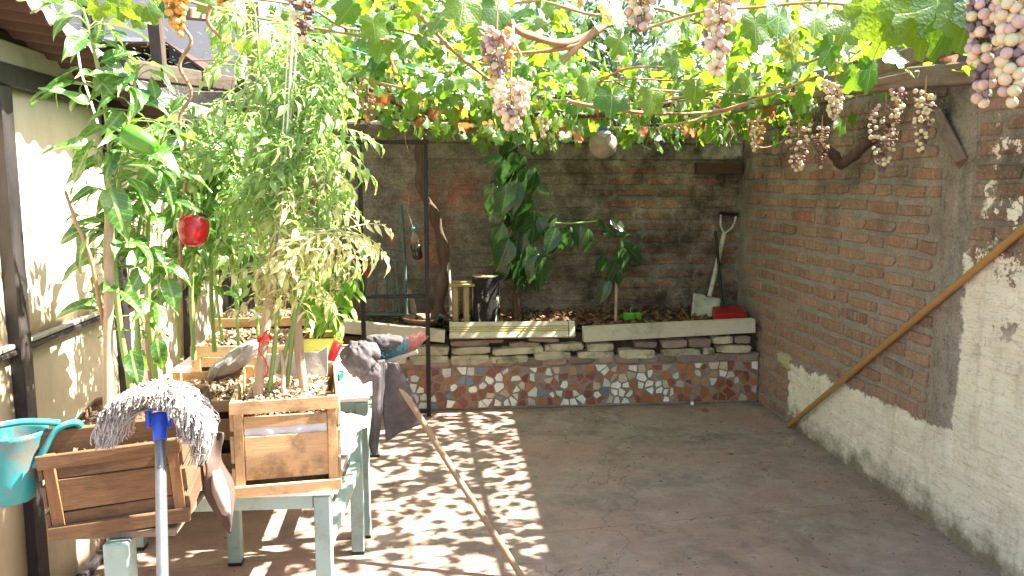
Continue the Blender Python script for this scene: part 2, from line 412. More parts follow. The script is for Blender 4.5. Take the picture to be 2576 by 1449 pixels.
M['cream_brick'] = surf('cream_painted_brick', (.55, .49, .34), (.42, .36, .24), 12, .85, .45, 50, coord='World', rand=.16, dirt=(.09, .06, .035), dscale=9, damt=.85)
M['pink_brick'] = surf('worn_pink_brick', (.33, .20, .15), (.24, .19, .155), 14, .9, .5, 60, coord='World', rand=.3, dirt=(.10, .08, .06), dscale=10)
M['render'] = surf('red_brown_render', (.33, .25, .20), (.25, .195, .16), 16, .92, .5, 80, coord='World', rand=0, dirt=(.12, .09, .075), dscale=8)
def tile(name, c, c2): return surf(name, c, c2, 30, .32, .12, 90, coord='World', rand=.18, spec=.4, dirt=(.22, .16, .12), dscale=22, damt=.35)
TILES = [tile('white_tile', (.78, .75, .66), (.70, .66, .56)), tile('cream_tile', (.60, .46, .33), (.50, .38, .27)), tile('orange_tile', (.42, .15, .05), (.34, .12, .05)),
         tile('rust_tile', (.28, .075, .04), (.22, .07, .045)), tile('blue_tile', (.20, .25, .30), (.15, .19, .24)), tile('ochre_tile', (.42, .25, .10), (.34, .20, .10))]
M['cream_wood'] = wood('cream_painted_timber', (.58, .53, .40), (.49, .44, .32), 'x', rand=.05, dirt=(.16, .13, .09), damt=.45)
M['yellow_groove'] = surf('yellowed_enamel', (.52, .44, .16), (.44, .37, .14), 9, .5, .15, 60, rand=0)
M['black_steel'] = surf('black_gloss_steel', (.006, .006, .007), (.014, .013, .012), 18, .42, .15, 60, rand=.1, spec=.35, dirt=(.04, .03, .022), dscale=14, damt=.3)
M['green_steel'] = surf('pale_green_enamel', (.27, .385, .345), (.23, .335, .30), 5, .42, .08, 80, rand=.04, spec=.45, dirt=(.16, .15, .11), dscale=9, damt=.5)
M['old_green_steel'] = surf('dusty_green_steel', (.10, .15, .13), (.07, .10, .09), 12, .6, .2, 60, rand=.1)
M['crate'] = wood('crate_pine', (.60, .40, .21), (.46, .29, .14), 'x', rand=.14, dirt=(.10, .065, .035), damt=.75)
M['crate_y'] = wood('crate_pine_side', (.52, .35, .19), (.40, .26, .13), 'y', rand=.18, dirt=(.09, .06, .035), damt=.75)
M['crate_z'] = wood('crate_pine_post', (.56, .36, .18), (.44, .28, .13), 'z', rand=.18, dirt=(.09, .06, .035), damt=.75)
M['crate_dark'] = wood('dark_crate_board', (.19, .105, .05), (.10, .058, .03), 'x', rand=.18, dirt=(.05, .04, .03), damt=.6)  # darker brown wood for the left crate
M['crate_dark_y'] = wood('dark_crate_side', (.15, .09, .05), (.085, .052, .03), 'y', rand=.18, dirt=(.05, .04, .03), damt=.6)
M['crate_dark_z'] = wood('dark_crate_post', (.26, .14, .06), (.16, .085, .04), 'z', rand=.15, dirt=(.06, .04, .03), damt=.5)
M['grey_wood_x'] = wood('weathered_timber', (.22, .175, .135), (.13, .10, .075), 'x', rand=.15, dirt=(.05, .04, .035), damt=.5)
M['grey_wood_y'] = wood('weathered_beam', (.25, .19, .14), (.15, .11, .08), 'y', rand=.15, dirt=(.05, .04, .035), damt=.5)
M['grey_wood_z'] = wood('weathered_post', (.27, .21, .16), (.17, .13, .10), 'z', rand=.15, dirt=(.05, .04, .035), damt=.5)
M['tan_wood_z'] = wood('tan_stake', (.46, .33, .21), (.36, .26, .17), 'z', rand=.18, dirt=(.12, .09, .07), damt=.5)
M['broom_wood'] = wood('worn_broomstick', (.34, .24, .15), (.24, .165, .105), 'z', rand=0, damt=.3)
M['pole_wood'] = wood('varnished_pole', (.42, .235, .085), (.33, .175, .06), 'z', rand=0, damt=.2, rough=.5)
M['bark'] = surf('stringy_bark', (.20, .125, .09), (.09, .058, .043), 1, .95, 1.0, 26, (30, 30, 3), coord='World', rand=.1, bdist=.012)
M['cane'] = surf('vine_cane', (.38, .235, .125), (.26, .15, .08), 9, .7, .3, 60, (3, 3, 3), coord='World', rand=.2)
M['green_stem'] = surf('green_stem', (.20, .32, .08), (.26, .34, .12), 12, .5, .15, 60, coord='World', rand=.1)
M['white_plastic'] = surf('white_enamel', (.80, .79, .76), (.70, .69, .66), 6, .4, .08, 60, rand=.05, dirt=(.35, .30, .24), dscale=9, damt=.35)
M['cloth'] = surf('grey_rag', (.125, .112, .116), (.085, .076, .080), 40, .95, .6, 240, (1, 1, 1), rand=0, spec=.05)
M['red'] = surf('red_plastic', (.34, .010, .013), (.27, .008, .011), 6, .3, .06, 40, rand=.05, spec=.5)
M['orange_red'] = surf('orange_red_plastic', (.75, .06, .02), (.62, .045, .018), 6, .4, .08, 40, rand=.05, spec=.4, dirt=(.4, .2, .15), damt=.3)
M['orange'] = surf('orange_plastic', (.75, .22, .02), (.65, .18, .02), 6, .4, .05, 40, rand=.05)
M['blue'] = surf('blue_plastic', (.015, .075, .55), (.012, .06, .45), 6, .35, .06, 40, rand=.05, spec=.5)
M['teal'] = surf('teal_plastic', (.025, .26, .28), (.02, .20, .22), 9, .40, .12, 60, rand=0, spec=.4, dirt=(.17, .13, .10), dscale=13, damt=1.0)
M['galv'] = surf('galvanised_tube', (.20, .205, .22), (.14, .145, .155), 30, .42, .2, 120, (1, 1, .3), rand=0, spec=.5, metal=.6, dirt=(.22, .19, .17), dscale=30, damt=.4)
M['dark_beam'] = wood('dark_weathered_beam', (.10, .075, .055), (.05, .038, .03), 'y', rand=.1, dirt=(.02, .018, .015), damt=.5)
M['string'] = surf('white_twine', (.80, .78, .74), (.70, .68, .62), 30, .8, 0, rand=0)
M['green_wire'] = surf('green_wire', (.05, .40, .28), (.05, .34, .25), 30, .5, 0, rand=0)
M['stone'] = surf('grey_stone', (.42, .40, .37), (.30, .285, .265), 14, .92, .7, 50, rand=.1)
M['lining'] = surf('white_sack_liner', (.62, .63, .63), (.52, .53, .54), 10, .6, .35, 40, rand=0)
M['chips'] = surf('pale_wood_chips', (.66, .50, .34), (.48, .33, .21), 3, .85, .2, 60, coord='World', rand=0, dirt=(.20, .12, .08), dscale=40, damt=.7)
M['litter'] = surf('brown_leaf_litter', (.23, .105, .045), (.13, .07, .04), 15, .85, .3, 60, coord='World', rand=0, dirt=(.30, .16, .06), dscale=30)
M['grape_leaf'] = leafmat('grape_leaf', (.022, .080, .010), (.055, .125, .015), (.16, .38, .012), (.42, .56, .03), .45, .36, .65, rib=(.30, .38, .12), old=(.48, .36, .05), oldamt=.03, pinnate=False, vamt=.2)
M['pepper_leaf'] = leafmat('pepper_leaf', (.018, .080, .012), (.050, .140, .020), (.12, .36, .02), (.25, .46, .04), .33, .28, .8)
M['tomato_leaf'] = leafmat('tomato_leaf', (.17, .33, .07), (.36, .50, .19), (.34, .58, .08), (.55, .68, .18), .36, .33, .7)
M['pale_leaf'] = leafmat('yellowed_sunlit_leaf', (.56, .60, .20), (.72, .68, .38), (.60, .62, .18), (.70, .62, .28), .35, .5, .35, rib=(.62, .58, .34))
M['basil_leaf'] = leafmat('bright_leaf', (.11, .28, .03), (.16, .33, .045), (.30, .52, .04), (.38, .56, .05), .40, .4, .45)
M['rubber_leaf'] = leafmat('rubber_plant_leaf', (.014, .042, .014), (.026, .060, .017), (.05, .22, .015), (.07, .26, .02), .18, .24, .6, rib=(.11, .16, .05), ribw=.02, bump=.12)
M['far_leaf'] = leafmat('far_tree_leaf', (.045, .085, .06), (.07, .115, .07), (.10, .20, .08), (.14, .24, .08), .3, .4, .5)
M['dry_leaf'] = leafmat('dry_leaf', (.34, .13, .04), (.25, .10, .04), (.40, .15, .04), (.45, .20, .05), .3, .7, .2, rib=(.20, .10, .05))
def berry(name, c1, c2, sub=.12, rough=.35, wr=0.0):
    t = NT(name); p = t.pos('Object'); r = t.math('FRACT', t.math('ADD', t.rand(), t.island()))
    c = t.mix(r, c1, c2); c = t.mix(t.ramp(t.noise(p, 90 if wr else 60, 5), [(.5, 0), (.7, .55)]), c, [q*.55 for q in c1])
    n = t.bump(t.noise(p, 130, 4, .6), .2+wr, .004)
    return t.out(c, rough, n, .35, 0, None, 0, {'Subsurface Weight': sub, 'Subsurface Radius': (.01, .008, .005), 'Subsurface Scale': .5})
M['berry_pale'] = berry('pale_grape', (.60, .57, .34), (.64, .52, .36), .3)
M['berry_pink'] = berry('blushed_grape', (.56, .42, .32), (.50, .36, .33), .25)
M['berry_amber'] = berry('amber_grape', (.62, .27, .05), (.55, .34, .10))
M['raisin'] = berry('shrivelled_grape', (.40, .27, .27), (.52, .41, .45), .08, .85, .8)
M['raisin_shaded'] = berry('shaded_shrivelled_grape', (.12, .06, .055), (.24, .145, .155), .02, .75, .9)  # shrivelled grape with shade put into its colour
M['fabric_panel'] = surf('beige_sheet_panel', (.64, .54, .39), (.57, .475, .34), 2.2, .75, .12, 60, (1, 1, .35), coord='World', rand=.03, dirt=(.33, .26, .19), dscale=3.5, damt=.4)
M['roof_sheet'] = surf('red_brown_roof_sheet', (.085, .04, .03), (.055, .03, .024), 4, .6, .2, 30, (1, .2, 1), coord='World', rand=0, dirt=(.06, .04, .03))
M['house_wall'] = surf('pale_grey_render', (.47, .455, .44), (.41, .40, .39), 1.4, .9, .15, 30, coord='World', rand=0)
M['fascia'] = surf('pale_fascia', (.46, .42, .36), (.38, .35, .30), 3, .8, .2, 40, coord='World', rand=0, dirt=(.14, .12, .10))
M['black'] = surf('black_paint', (.012, .011, .012), (.035, .03, .033), 9, .45, .25, 30, (1, 1, .3), coord='World', rand=0, spec=.4, dirt=(.10, .08, .07), dscale=6, damt=.35)
M['twig'] = surf('dead_twig', (.36, .31, .26), (.26, .22, .19), 9, .9, 0, rand=0)
def m_glass():
    t = NT('window_glass'); return t.out((.10, .12, .15), .08, None, .8)
M['glass'] = m_glass()

# ================================================================ setting
def sheet(name, x0, y0, x1, y1, z, mat, nx=1, ny=1):
    mb = MB(); mb.grid(lambda u, v: (lerp(x0, x1, u), lerp(y0, y1, v), z), nx, ny, False)
    o = mb.build(name, mat); o['kind'] = 'structure'; return o
sheet('ground', -300, -300, 300, 300, -.012, M['earth'])
sheet('patio_floor', -1.45, -3.0, 2.36, 5.9, 0, M['floor'])

# ---- bricks: a handful of shared shapes with knocked corners
def brick_meshes(mat, seed, n=9, chip=.085):
    r = random.Random(seed); out = []
    for q in range(n):
        base = [(-.5, -.5), (-.17, -.5), (.17, -.5), (.5, -.5), (.5, 0), (.5, .5), (.17, .5), (-.17, .5), (-.5, .5), (-.5, 0)]
        o = []
        for a, b in base:
            o.append((a + r.uniform(-.03, .03), b + r.uniform(-.5, .5)*chip*2))
        for k in (0, 3, 5, 8):
            if r.random() < .45: o[k] = (o[k][0]*r.uniform(.88, .98), o[k][1]*r.uniform(.75, .98))
        vs = [(a, 0, b) for a, b in o] + [(a*.995, -.7, b*.98) for a, b in o] + [(a*.965, -1+r.uniform(-.12, .08), b*.84) for a, b in o]
        n_ = 10; fs = []
        for l in range(2):
            for k in range(n_):
                k2 = (k+1) % n_; fs.append((l*n_+k2, l*n_+k, (l+1)*n_+k, (l+1)*n_+k2)[::-1])
        fs.append(tuple(2*n_+k for k in range(n_)))
        mb = MB(); mb.add(vs, fs); out.append(mb.mesh('brick', mat))
    return out
COURSE = .083
# ---- right-hand wall
rwall = thing('brick_wall', 'long brick wall along the right side, half whitewashed, with a concrete column', 'wall', (rw_x(5.7), 5.72, 0))
ang = math.atan2(.0266, 1.0)
mb = MB()
def rq(Y, z, off): return V((rw_x(Y)-off, Y, z))
ys = [5.72 - .09*i for i in range(0, 100)]
TOPR = 2.14
vs_, fs_ = [], []
for Y in (5.74, -2.6):
    for z in (0, TOPR):
        vs_ += [rq(Y, z, 0), rq(Y, z, -.16)]
mb.add(vs_, [(0, 2, 6, 4), (1, 5, 7, 3), (2, 3, 7, 6), (0, 4, 5, 1), (0, 1, 3, 2), (4, 6, 7, 5)])
mb.build('mortar_bed', M['mortar_r'], rwall)
BM = brick_meshes(M['brick_r'], 3)
r = random.Random(5)
nrm_r = V((-1, .0266, 0)).normalized(); dir_r = V((-.0266, -1, 0)).normalized()
nb = 0
for k in range(0, 25):
    z = .055 + k*COURSE
    if z > 2.06: break
    Y = 5.64 - (r.uniform(.0, .12) + (k % 2)*.13)
    while Y > 2.5:
        L = r.choice([.27, .265, .255, .28, .13]) * r.uniform(.95, 1.04)
        if Y - L < 3.26 and Y > 3.05 and z > .44:      # interrupted by the concrete column
            if Y-3.27 > .09: L = Y-3.275
            else: Y = 3.045; continue
        h = .052*r.uniform(.88, 1.14)
        c = rq(Y-L/2, z + r.uniform(-.008, .008), 0) + nrm_r*.001
        white = z < .375+(4.74-Y)*.055 and Y < 4.72 or Y < 3.05 and z < 1.2
        dep = r.uniform(.005, .011) * (.16 if white else .85) + .0015
        x = dir_r
        up_ = V((0, 0, 1)); rot = r.uniform(-.02, .02)
        xx = (x*math.cos(rot) + up_*math.sin(rot)); zz = (up_*math.cos(rot) - x*math.sin(rot)); yy = -nrm_r
        Mx = Matrix(((xx.x*L, yy.x*dep, zz.x*h, c.x), (xx.y*L, yy.y*dep, zz.y*h, c.y), (xx.z*L, yy.z*dep, zz.z*h, c.z), (0, 0, 0, 1)))
        obj_from(r.choice(BM), 'brick', rwall, Mx); nb += 1
        Y -= L + r.uniform(.012, .026)
print('right wall bricks', nb)
mb = MB()                                            # concrete column, cast against the brick
pts_l, pts_r = [], []
for i in range(27):
    z = .30 + i*(TOPR-.30)/26
    pts_l.append((3.25 + .045*mnoise.noise(V((3, 1, z*6))) + .03*mnoise.noise(V((3, 1, z*19))) + .02*smooth(.9, .5, z), z)); pts_r.append((3.065 + .03*mnoise.noise(V((9, 4, z*6)))+.02*mnoise.noise(V((9, 4, z*21))), z))
vs_ = [rq(a, z, .001) for a, z in pts_l] + [rq(a-.03, z, .0105) for a, z in pts_l] + [rq(a+.03, z, .0105) for a, z in pts_r] + [rq(a, z, .001) for a, z in pts_r]
fs_ = []
for i in range(26):
    for b in range(3): fs_.append((b*27+i, (b+1)*27+i, (b+1)*27+i+1, b*27+i+1)[::-1])
mb.add(vs_, fs_, True)
mb.build('concrete_column', M['column'], rwall)

# ---- back wall
YB = 5.70
bwall = thing('back_wall', 'sooty brick wall darkened by painted-in shade at the far end with flaking plaster and pink patches', 'wall', (.4, YB+.08, 0))
mb = MB(); mb.box((-1.6, YB, 0), (2.30, YB+.16, 2.10), .004); mb.build('mortar_bed', M['mortar_b'], bwall)
BM2 = brick_meshes(M['brick_b'], 8)
r = random.Random(9)
for k in range(13):
    z = .60 + k*COURSE
    X = -1.35 + r.uniform(0, .1) + (k % 2)*.13
    while X < 2.12:
        L = r.choice([.27, .26, .25, .28, .13])*r.uniform(.95, 1.04); L = min(L, 2.225-X)
        h = .05*r.uniform(.86, 1.14)
        dep = r.uniform(.005, .011)*(1 if X > .75 else .55)
        c = V((X+L/2, YB-.001, z + r.uniform(-.006, .006)))
        Mx = Matrix.Translation(c) @ Matrix.Rotation(r.uniform(-.014, .014), 4, 'Y') @ Matrix.Diagonal((L, dep, h, 1))
        obj_from(r.choice(BM2), 'brick', bwall, Mx)
        X += L + r.uniform(.012, .028)
mb = MB()                                             # cast tie beam along the top, with board marks
for i, (z0, z1) in enumerate(((1.665, 1.775), (1.778, 1.90), (1.903, 2.11))):
    mb.box((-1.6, YB-.012-.003*(i % 2), z0), (2.235, YB+.02, z1), .004)
mb.build('tie_beam', M['mortar_b'], bwall)
# ================================================================ raised planter
def r3(x, y): return ((1500+x/2.415)/1.59, (1100+y/2.415)/1.59)
def r4(x, y): return ((2200+x/2.415)/1.59, (1100+y/2.415)/1.59)
YP = 5.21
pl = thing('raised_planter', 'raised planter with broken tile mosaic and cream bricks below the back wall', 'planter', (.9, YP+.2, 0))
mb = MB(); mb.box((-1.42, YP, 0), (2.225, YP+.12, .345), .006); mb.build('rendered_front', M['render'], pl)
mb = MB(); mb.box((-1.42, YP+.07, .345), (2.225, YP+.14, .50), .004); mb.build('earth_core', M['soil'], pl)

def clip(poly, px, pz, nx, nz):
    out = []
    for i in range(len(poly)):
        a, b = poly[i], poly[(i+1) % len(poly)]
        da = (a[0]-px)*nx+(a[1]-pz)*nz; db = (b[0]-px)*nx+(b[1]-pz)*nz
        if da <= 0: out.append(a)
        if (da < 0 < db) or (db < 0 < da):
            t = da/(da-db); out.append((a[0]+(b[0]-a[0])*t, a[1]+(b[1]-a[1])*t))
    return out
r = random.Random(21)
sites = []
nx, nz = 50, 5
X0, X1, Z0, Z1 = -.62, 2.215, .012, .288
for i in range(nx):
    for j in range(nz):
        sites.append((X0+(i+.5+r.uniform(-.42, .42))*(X1-X0)/nx, Z0+(j+.5+r.uniform(-.4, .4))*(Z1-Z0)/nz))
ntile = 0
for i, (sx, sz) in enumerate(sites):
    poly = [(X0, Z0), (X1, Z0), (X1, Z1 + .012*math.sin(sx*5)), (X0, Z1)]
    poly = [(max(X0, sx-.07), Z0), (min(X1, sx+.07), Z0), (min(X1, sx+.07), Z1+.008*math.sin(sx*7)), (max(X0, sx-.07), Z1+.008*math.sin(sx*7))]
    for (qx, qz) in sites:
        if (qx, qz) != (sx, sz) and abs(qx-sx) < .15:
            poly = clip(poly, (sx+qx)/2, (sz+qz)/2, qx-sx, qz-sz)
            if len(poly) < 3: break
    if len(poly) < 3 or r.random() < .05: continue
    cx = sum(p[0] for p in poly)/len(poly); cz = sum(p[1] for p in poly)/len(poly)
    k = r.uniform(.66, .90)
    poly = [(cx+(x-cx)*k, cz+(z-cz)*k) for x, z in poly]
    q = []                                              # merge tiny edges so pieces stay shards
    for p in poly:
        if not q or (p[0]-q[-1][0])**2+(p[1]-q[-1][1])**2 > .00012: q.append(p)
    if len(q) < 3: continue
    if len(q) > 4 and r.random() < .5: q.pop(r.randrange(len(q)))
    w = .40 if sx < 1.6 else .16
    v = r.random()
    mi = 0 if v < w else 1 if v < w+.14 else r.choice([2, 2, 3, 3, 4, 5]) if sx < 1.5 else r.choice([2, 3, 3, 5, 2])
    mb = MB(); mb.prism([(x-cx, z-cz) for x, z in q], r.uniform(.005, .009))
    o = mb.build('tile_shard', TILES[mi], pl, True); o.location = V((cx, YP+.001, cz)) - V(pl.location)
    o.rotation_euler = (r.uniform(-.03, .03), 0, r.uniform(-.04, .04)); ntile += 1
print('tiles', ntile)
# capping course of worn bricks, then two loose-laid courses
def pbrick(x0, z0, x1, z1, y0, mat, tilt=0, depth=.11):
    mb = MB(); L, h = x1-x0, z1-z0
    def nz_(p): return .004*mnoise.noise(V(p)*18 + V((x0*9, 0, 0)))
    nu, nv = 6, 3
    m = 18; ol = []
    for i in range(m):
        a = 2*math.pi*i/m; cx_, cz_ = math.cos(a), math.sin(a)
        e_ = .30; k_ = (abs(cx_)**(2/e_)+abs(cz_)**(2/e_))**(-e_/2)
        ol.append((cx_*k_*L/2 + r.uniform(-.003, .003), cz_*k_*h/2*(1+r.uniform(-.10, .06))))
    rings = [(depth, 1.0), (.012, 1.0), (.003, .96), (-.002+r.uniform(-.002, .002), .82), (-.003+r.uniform(-.002, .002), .45)]
    vs = [(x*s_ if s_ > .9 else (x-math.copysign(min(abs(x), (1-s_)*.04), x)), y_ + r.uniform(-.0012, .0012), z*s_) for y_, s_ in rings for x, z in ol]
    fs = [(l*m+i, (l+1)*m+i, (l+1)*m+(i+1) % m, l*m+(i+1) % m) for l in range(len(rings)-1) for i in range(m)] + [tuple((len(rings)-1)*m+i for i in range(m))]
    mb.add(vs, fs)
    o = mb.build('brick', mat, pl, True); o.location = V(((x0+x1)/2, y0, (z0+z1)/2)) - V(pl.location); o.rotation_euler = (r.uniform(-.05, .05), tilt, r.uniform(-.05, .05)); return o
X = -1.3
while X < 2.18:
    L = r.uniform(.10, .19); L = min(L, 2.215-X)
    pbrick(X, .292 + r.uniform(-.004, .004), X+L-.006, .346+r.uniform(-.006, .003), YP-.010+r.uniform(-.003, .004), M['pink_brick'], r.uniform(-.01, .01))
    X += L
def pb(f, a, b, mat, tilt=0, dy=0):
    p = at(*f(*a), Y=YP); q = at(*f(*b), Y=YP); pbrick(min(p.x, q.x), q.z, max(p.x, q.x), p.z, YP-.012+dy, mat, tilt)
cb, pk = M['cream_brick'], M['pink_brick']
for f, a, b in ((r3, (330, 782), (712, 866)), (r3, (737, 778), (1106, 866)), (r3, (1112, 782), (1478, 852)), (r3, (1538, 742), (1890, 826)), (r4, (270, 742), (620, 812)),
                (r4, (668, 722), (1012, 806)), (r4, (1092, 716), (1454, 790)), (r4, (1480, 702), (1588, 764)), (r4, (1612, 684), (1936, 748)),
                (r3, (378, 694), (714, 778)), (r3, (737, 700), (1120, 764)), (r3, (1642, 668), (2018, 732)), (r4, (358, 662), (616, 738))):
    pb(f, a, b, cb, r.uniform(-.02, .02), r.uniform(-.004, .01))
pb(r3, (1136, 704), (1626, 762), cb, -.055)
for a, b in (((1086, 632), (1330, 706)), ((1342, 612), (1560, 700)), ((1578, 594), (1772, 668)), ((1790, 590), (1938, 664)), ((818, 646), (1036, 706))):
    pb(r4, a, b, pk if a[0] != 1578 else cb, r.uniform(-.06, .06), .012)
for a, b in (((730, 640), (1110, 690)), ((950, 630), (1250, 660)), ((1300, 660), (1600, 700)), ((1480, 612), (1780, 650))): pb(r3, a, b, pk, r.uniform(-.05, .05), .02)
for a, b in (((-120, 700), (330, 770)), ((-480, 690), (-140, 770)), ((-100, 780), (310, 862)), ((-460, 780), (-120, 862)), ((-820, 700), (-500, 862))): pb(r3, a, b, cb, r.uniform(-.02, .02))

# soil and litter in the bed
mb = MB(); mb.grid(lambda u, v: (lerp(-1.42, 2.225, u), lerp(YP+.06, YB+.0, v), .525 + .05*v + .02*mnoise.noise(V((u*14, v*4, 1)))+.012*mnoise.noise(V((u*50, v*12, 4)))), 90, 14)
o = mb.build('bed_soil', M['soil']); o['kind'] = 'structure'
mb = MB(); r = random.Random(4)
for i in range(1500):
    x = r.uniform(.0, 2.18) if r.random() < .85 else r.uniform(-1.2, .2); v = r.random(); y = lerp(YP+.08, YB-.02, v)
    s = r.uniform(.010, .030); z = .533+.05*v + r.uniform(0, .02)
    Mx = Matrix.Translation((x, y, z)) @ Euler((r.uniform(-.7, .7), r.uniform(-.7, .7), r.uniform(0, 6.3))).to_matrix().to_4x4()
    mb.add([(-s, 0, 0), (0, -s*.5, s*.2), (s, 0, .3*s), (0, s*.5, -s*.15)], [(0, 1, 2, 3)], False, 0, Mx)
tag(mb.build('leaf_litter', M['litter']), 'brown fallen leaves covering the soil of the raised bed', 'leaf litter', None, 'stuff')

# planks holding the soil
def plank(label, pts, mat, y=YP-.03, dep=.06, name='cream_timber', parts=None):
    a, b, c, d = [at(px, py, Y=y) for px, py in pts]      # tl, tr, br, bl
    t = thing(name, label, 'timber', ((d.x+c.x)/2, y+dep/2, min(d.z, c.z)))
    mb = MB(); vs = [(p.x, y+.004*(i > 1), p.z) for i, p in enumerate((a, b, c, d))] + [(p.x, y+dep, p.z) for p in (a, b, c, d)]
    e = .004
    mb.add(vs, [(3, 2, 1, 0), (4, 5, 6, 7), (0, 1, 5, 4), (2, 3, 7, 6), (1, 2, 6, 5), (3, 0, 4, 7)])
    mb.build('board', mat, t); return t, (a, b, c, d)
plank('cream painted timber sloping down to the right, behind the black frame', [(862, 806), (1120, 832), (1118, 862), (862, 838)], M['cream_wood'])
plank('long plain cream timber on the right end of the brick planter', [(1468, 824), (1900, 803), (1901, 837), (1469, 861)], M['cream_wood'])
# the middle one is an old drawer front with yellow grooves, leaning slightly back
p0, p1 = at(1131, 850, Y=YP-.03), at(1447, 846, Y=YP-.03)
h = .105
t = thing('grooved_board', 'cream board with three yellow grooves between the two plain timbers', 'board', ((p0.x+p1.x)/2, YP-.02, p0.z))
tl = rad(20)
def gb(x, s, off): return V((x, YP-.045 + s*math.sin(tl) - off*math.cos(tl)*-1 - 0, p0.z + (p1.z-p0.z)*(x-p0.x)/(p1.x-p0.x) + s*math.cos(tl) + off*math.sin(tl)*-1*-1))
prof = [(0, 0), (h*.34, 0), (h*.36, .006), (h*.42, .006), (h*.44, 0), (h*.48, 0), (h*.50, .006), (h*.56, .006), (h*.58, 0), (h*.62, 0), (h*.64, .006), (h*.70, .006), (h*.72, 0), (h, 0)]
def gq(x, s, off):
    z = lerp(p0.z, p1.z, (x-p0.x)/(p1.x-p0.x))
    return V((x, YP-.035 + s*math.sin(tl) + off*math.cos(tl), z + s*math.cos(tl) - off*math.sin(tl)))
mb = MB(); n = len(prof)
vs = [gq(p0.x, s, o_) for s, o_ in prof] + [gq(p1.x-.045, s, o_) for s, o_ in prof]
mb.add(vs, [(i, n+i, n+i+1, i+1) for i in (0, 4, 8, 12)], False, 0); mb.add(vs, [(i, n+i, n+i+1, i+1) for i in (1, 2, 3, 5, 6, 7, 9, 10, 11)], False, 1)
e0 = [gq(p0.x, 0, .0), gq(p1.x-.045, 0, 0), gq(p1.x-.045, h, 0), gq(p0.x, h, 0)]; e1 = [gq(p0.x, 0, .05), gq(p1.x-.045, 0, .05), gq(p1.x-.045, h, .05), gq(p0.x, h, .05)]
mb.add(e0+e1, [(4, 7, 6, 5), (3, 2, 6, 7), (0, 4, 5, 1), (0, 3, 7, 4), (1, 5, 6, 2)], False, 0)
mb.build('board', [M['cream_wood'], M['yellow_groove']], t)
mb = MB(); e0 = [gq(p1.x-.040, 0, -.003), gq(p1.x, 0, -.003), gq(p1.x, h, -.003), gq(p1.x-.04, h, -.003)]; e1 = [gq(p1.x-.040, 0, .05), gq(p1.x, 0, .05), gq(p1.x, h, .05), gq(p1.x-.04, h, .05)]
mb.add(e0+e1, [(0, 1, 2, 3), (4, 7, 6, 5), (3, 2, 6, 7), (0, 4, 5, 1), (0, 3, 7, 4), (1, 5, 6, 2)]); mb.build('end_strip', M['cream_wood'], t)

# ================================================================ things on the back wall and in the bed
ZS = .555                                             # level of the soil
# black square-tube frame standing in front of the planter
YF = 5.09
t = thing('black_frame', 'tall black square-tube steel frame standing before the planter', 'frame', (-.22, YF, 0))
a, b = -.428, -.013
mb = MB(); mb.box((b-.014-.02, YF-.014, 0), (b+.014-.02, YF+.014, 1.735), .003); o = mb.build('post', M['black_steel'], t)
mb = MB(); mb.box((a-.014-.01, YF-.013, 0), (a+.014-.01, YF+.013, 1.735), .003); mb.build('post', M['black_steel'], t)
mb = MB(); mb.box((-1.22, YF-.0135, 1.737), (b+.002, YF+.0135, 1.765), .003); mb.build('top_bar', M['black_steel'], t)
mb = MB(); mb.box((a+.005, YF-.012, .775), (b-.035, YF+.012, .80), .003); mb.build('cross_bar', M['black_steel'], t)
mb = MB(); mb.box((a+.005, YF-.012, .02), (b-.035, YF+.012, .045), .003); mb.build('cross_bar', M['black_steel'], t)
mb = MB(); mb.box((-1.22, YF-.013, 0), (-1.194, YF+.013, 1.737), .003); mb.build('post', M['black_steel'], t)

# conduit along the top of the wall
mb = MB(); mb.tube(spline([at(700, 303, Y=5.66), at(1100, 312, Y=5.66), at(1400, 320, Y=5.66), at(1700, 325, Y=5.66), at(1865, 330, Y=5.66)], 4), .013, 8)
tag(mb.build('conduit_pipe', M['white_plastic']), 'thin white conduit pipe running along the top of the back wall', 'pipe')

# vine trunk
tr = spline([at(1100, 812, Y=5.48), at(1108, 740, Y=5.5), at(1116, 650, Y=5.52), at(1098, 560, Y=5.54), at(1064, 480, Y=5.55), at(1056, 400, Y=5.54), at(1066, 310, Y=5.5), at(1075, 262, Y=5.4)], 7)

# globe
def ball(R=1, nu=20, nv=12):
    return [(R*math.sin(math.pi*j/nv), -R*math.cos(math.pi*j/nv)) for j in range(nv+1)]
c = at(1517, 363, Y=5.0)
t = thing('hanging_globe', 'mottled pale grey metal globe hanging from the vines before the back wall', 'globe', c)
M['globe'] = surf('weathered_globe', (.30, .265, .22), (.22, .18, .14), 14, .75, .3, 60, rand=0, dirt=(.28, .12, .05), dscale=7, damt=.6)
mb = MB(); mb.lathe([(r_*.088, z*.088) for r_, z in ball()], 24); gl = mb.build('globe', M['globe'], t, True)
mb = MB(); mb.lathe([(.026, .08), (.03, .085), (.022, .115), (.0, .118)], 14); mb.build('collar', M['blue'], gl, True)
mb = MB(); mb.tube([(0, 0, .11), (0.0, .0, .36)], .003, 6); mb.tube([(-.05, -.03, .075), (-.045, -.085, .05), (-.01, -.09, .03), (.05, -.06, .07)], .003, 6); mb.build('wire', M['galv'], t, True)

# wooden block let into the corner, and a rusty strut
a = at(1752, 438, Y=5.64); b = at(1866, 410, Y=5.64)
M['dark_wood'] = wood('dark_damp_wood', (.10, .055, .035), (.055, .032, .022), 'x', rand=.1)
mb = MB(); mb.box((a.x, 5.62, a.z), (b.x, 5.70, b.z), .004); tag(mb.build('wood_block', M['dark_wood']), 'dark wooden block fixed across the corner of the brick walls', 'block')

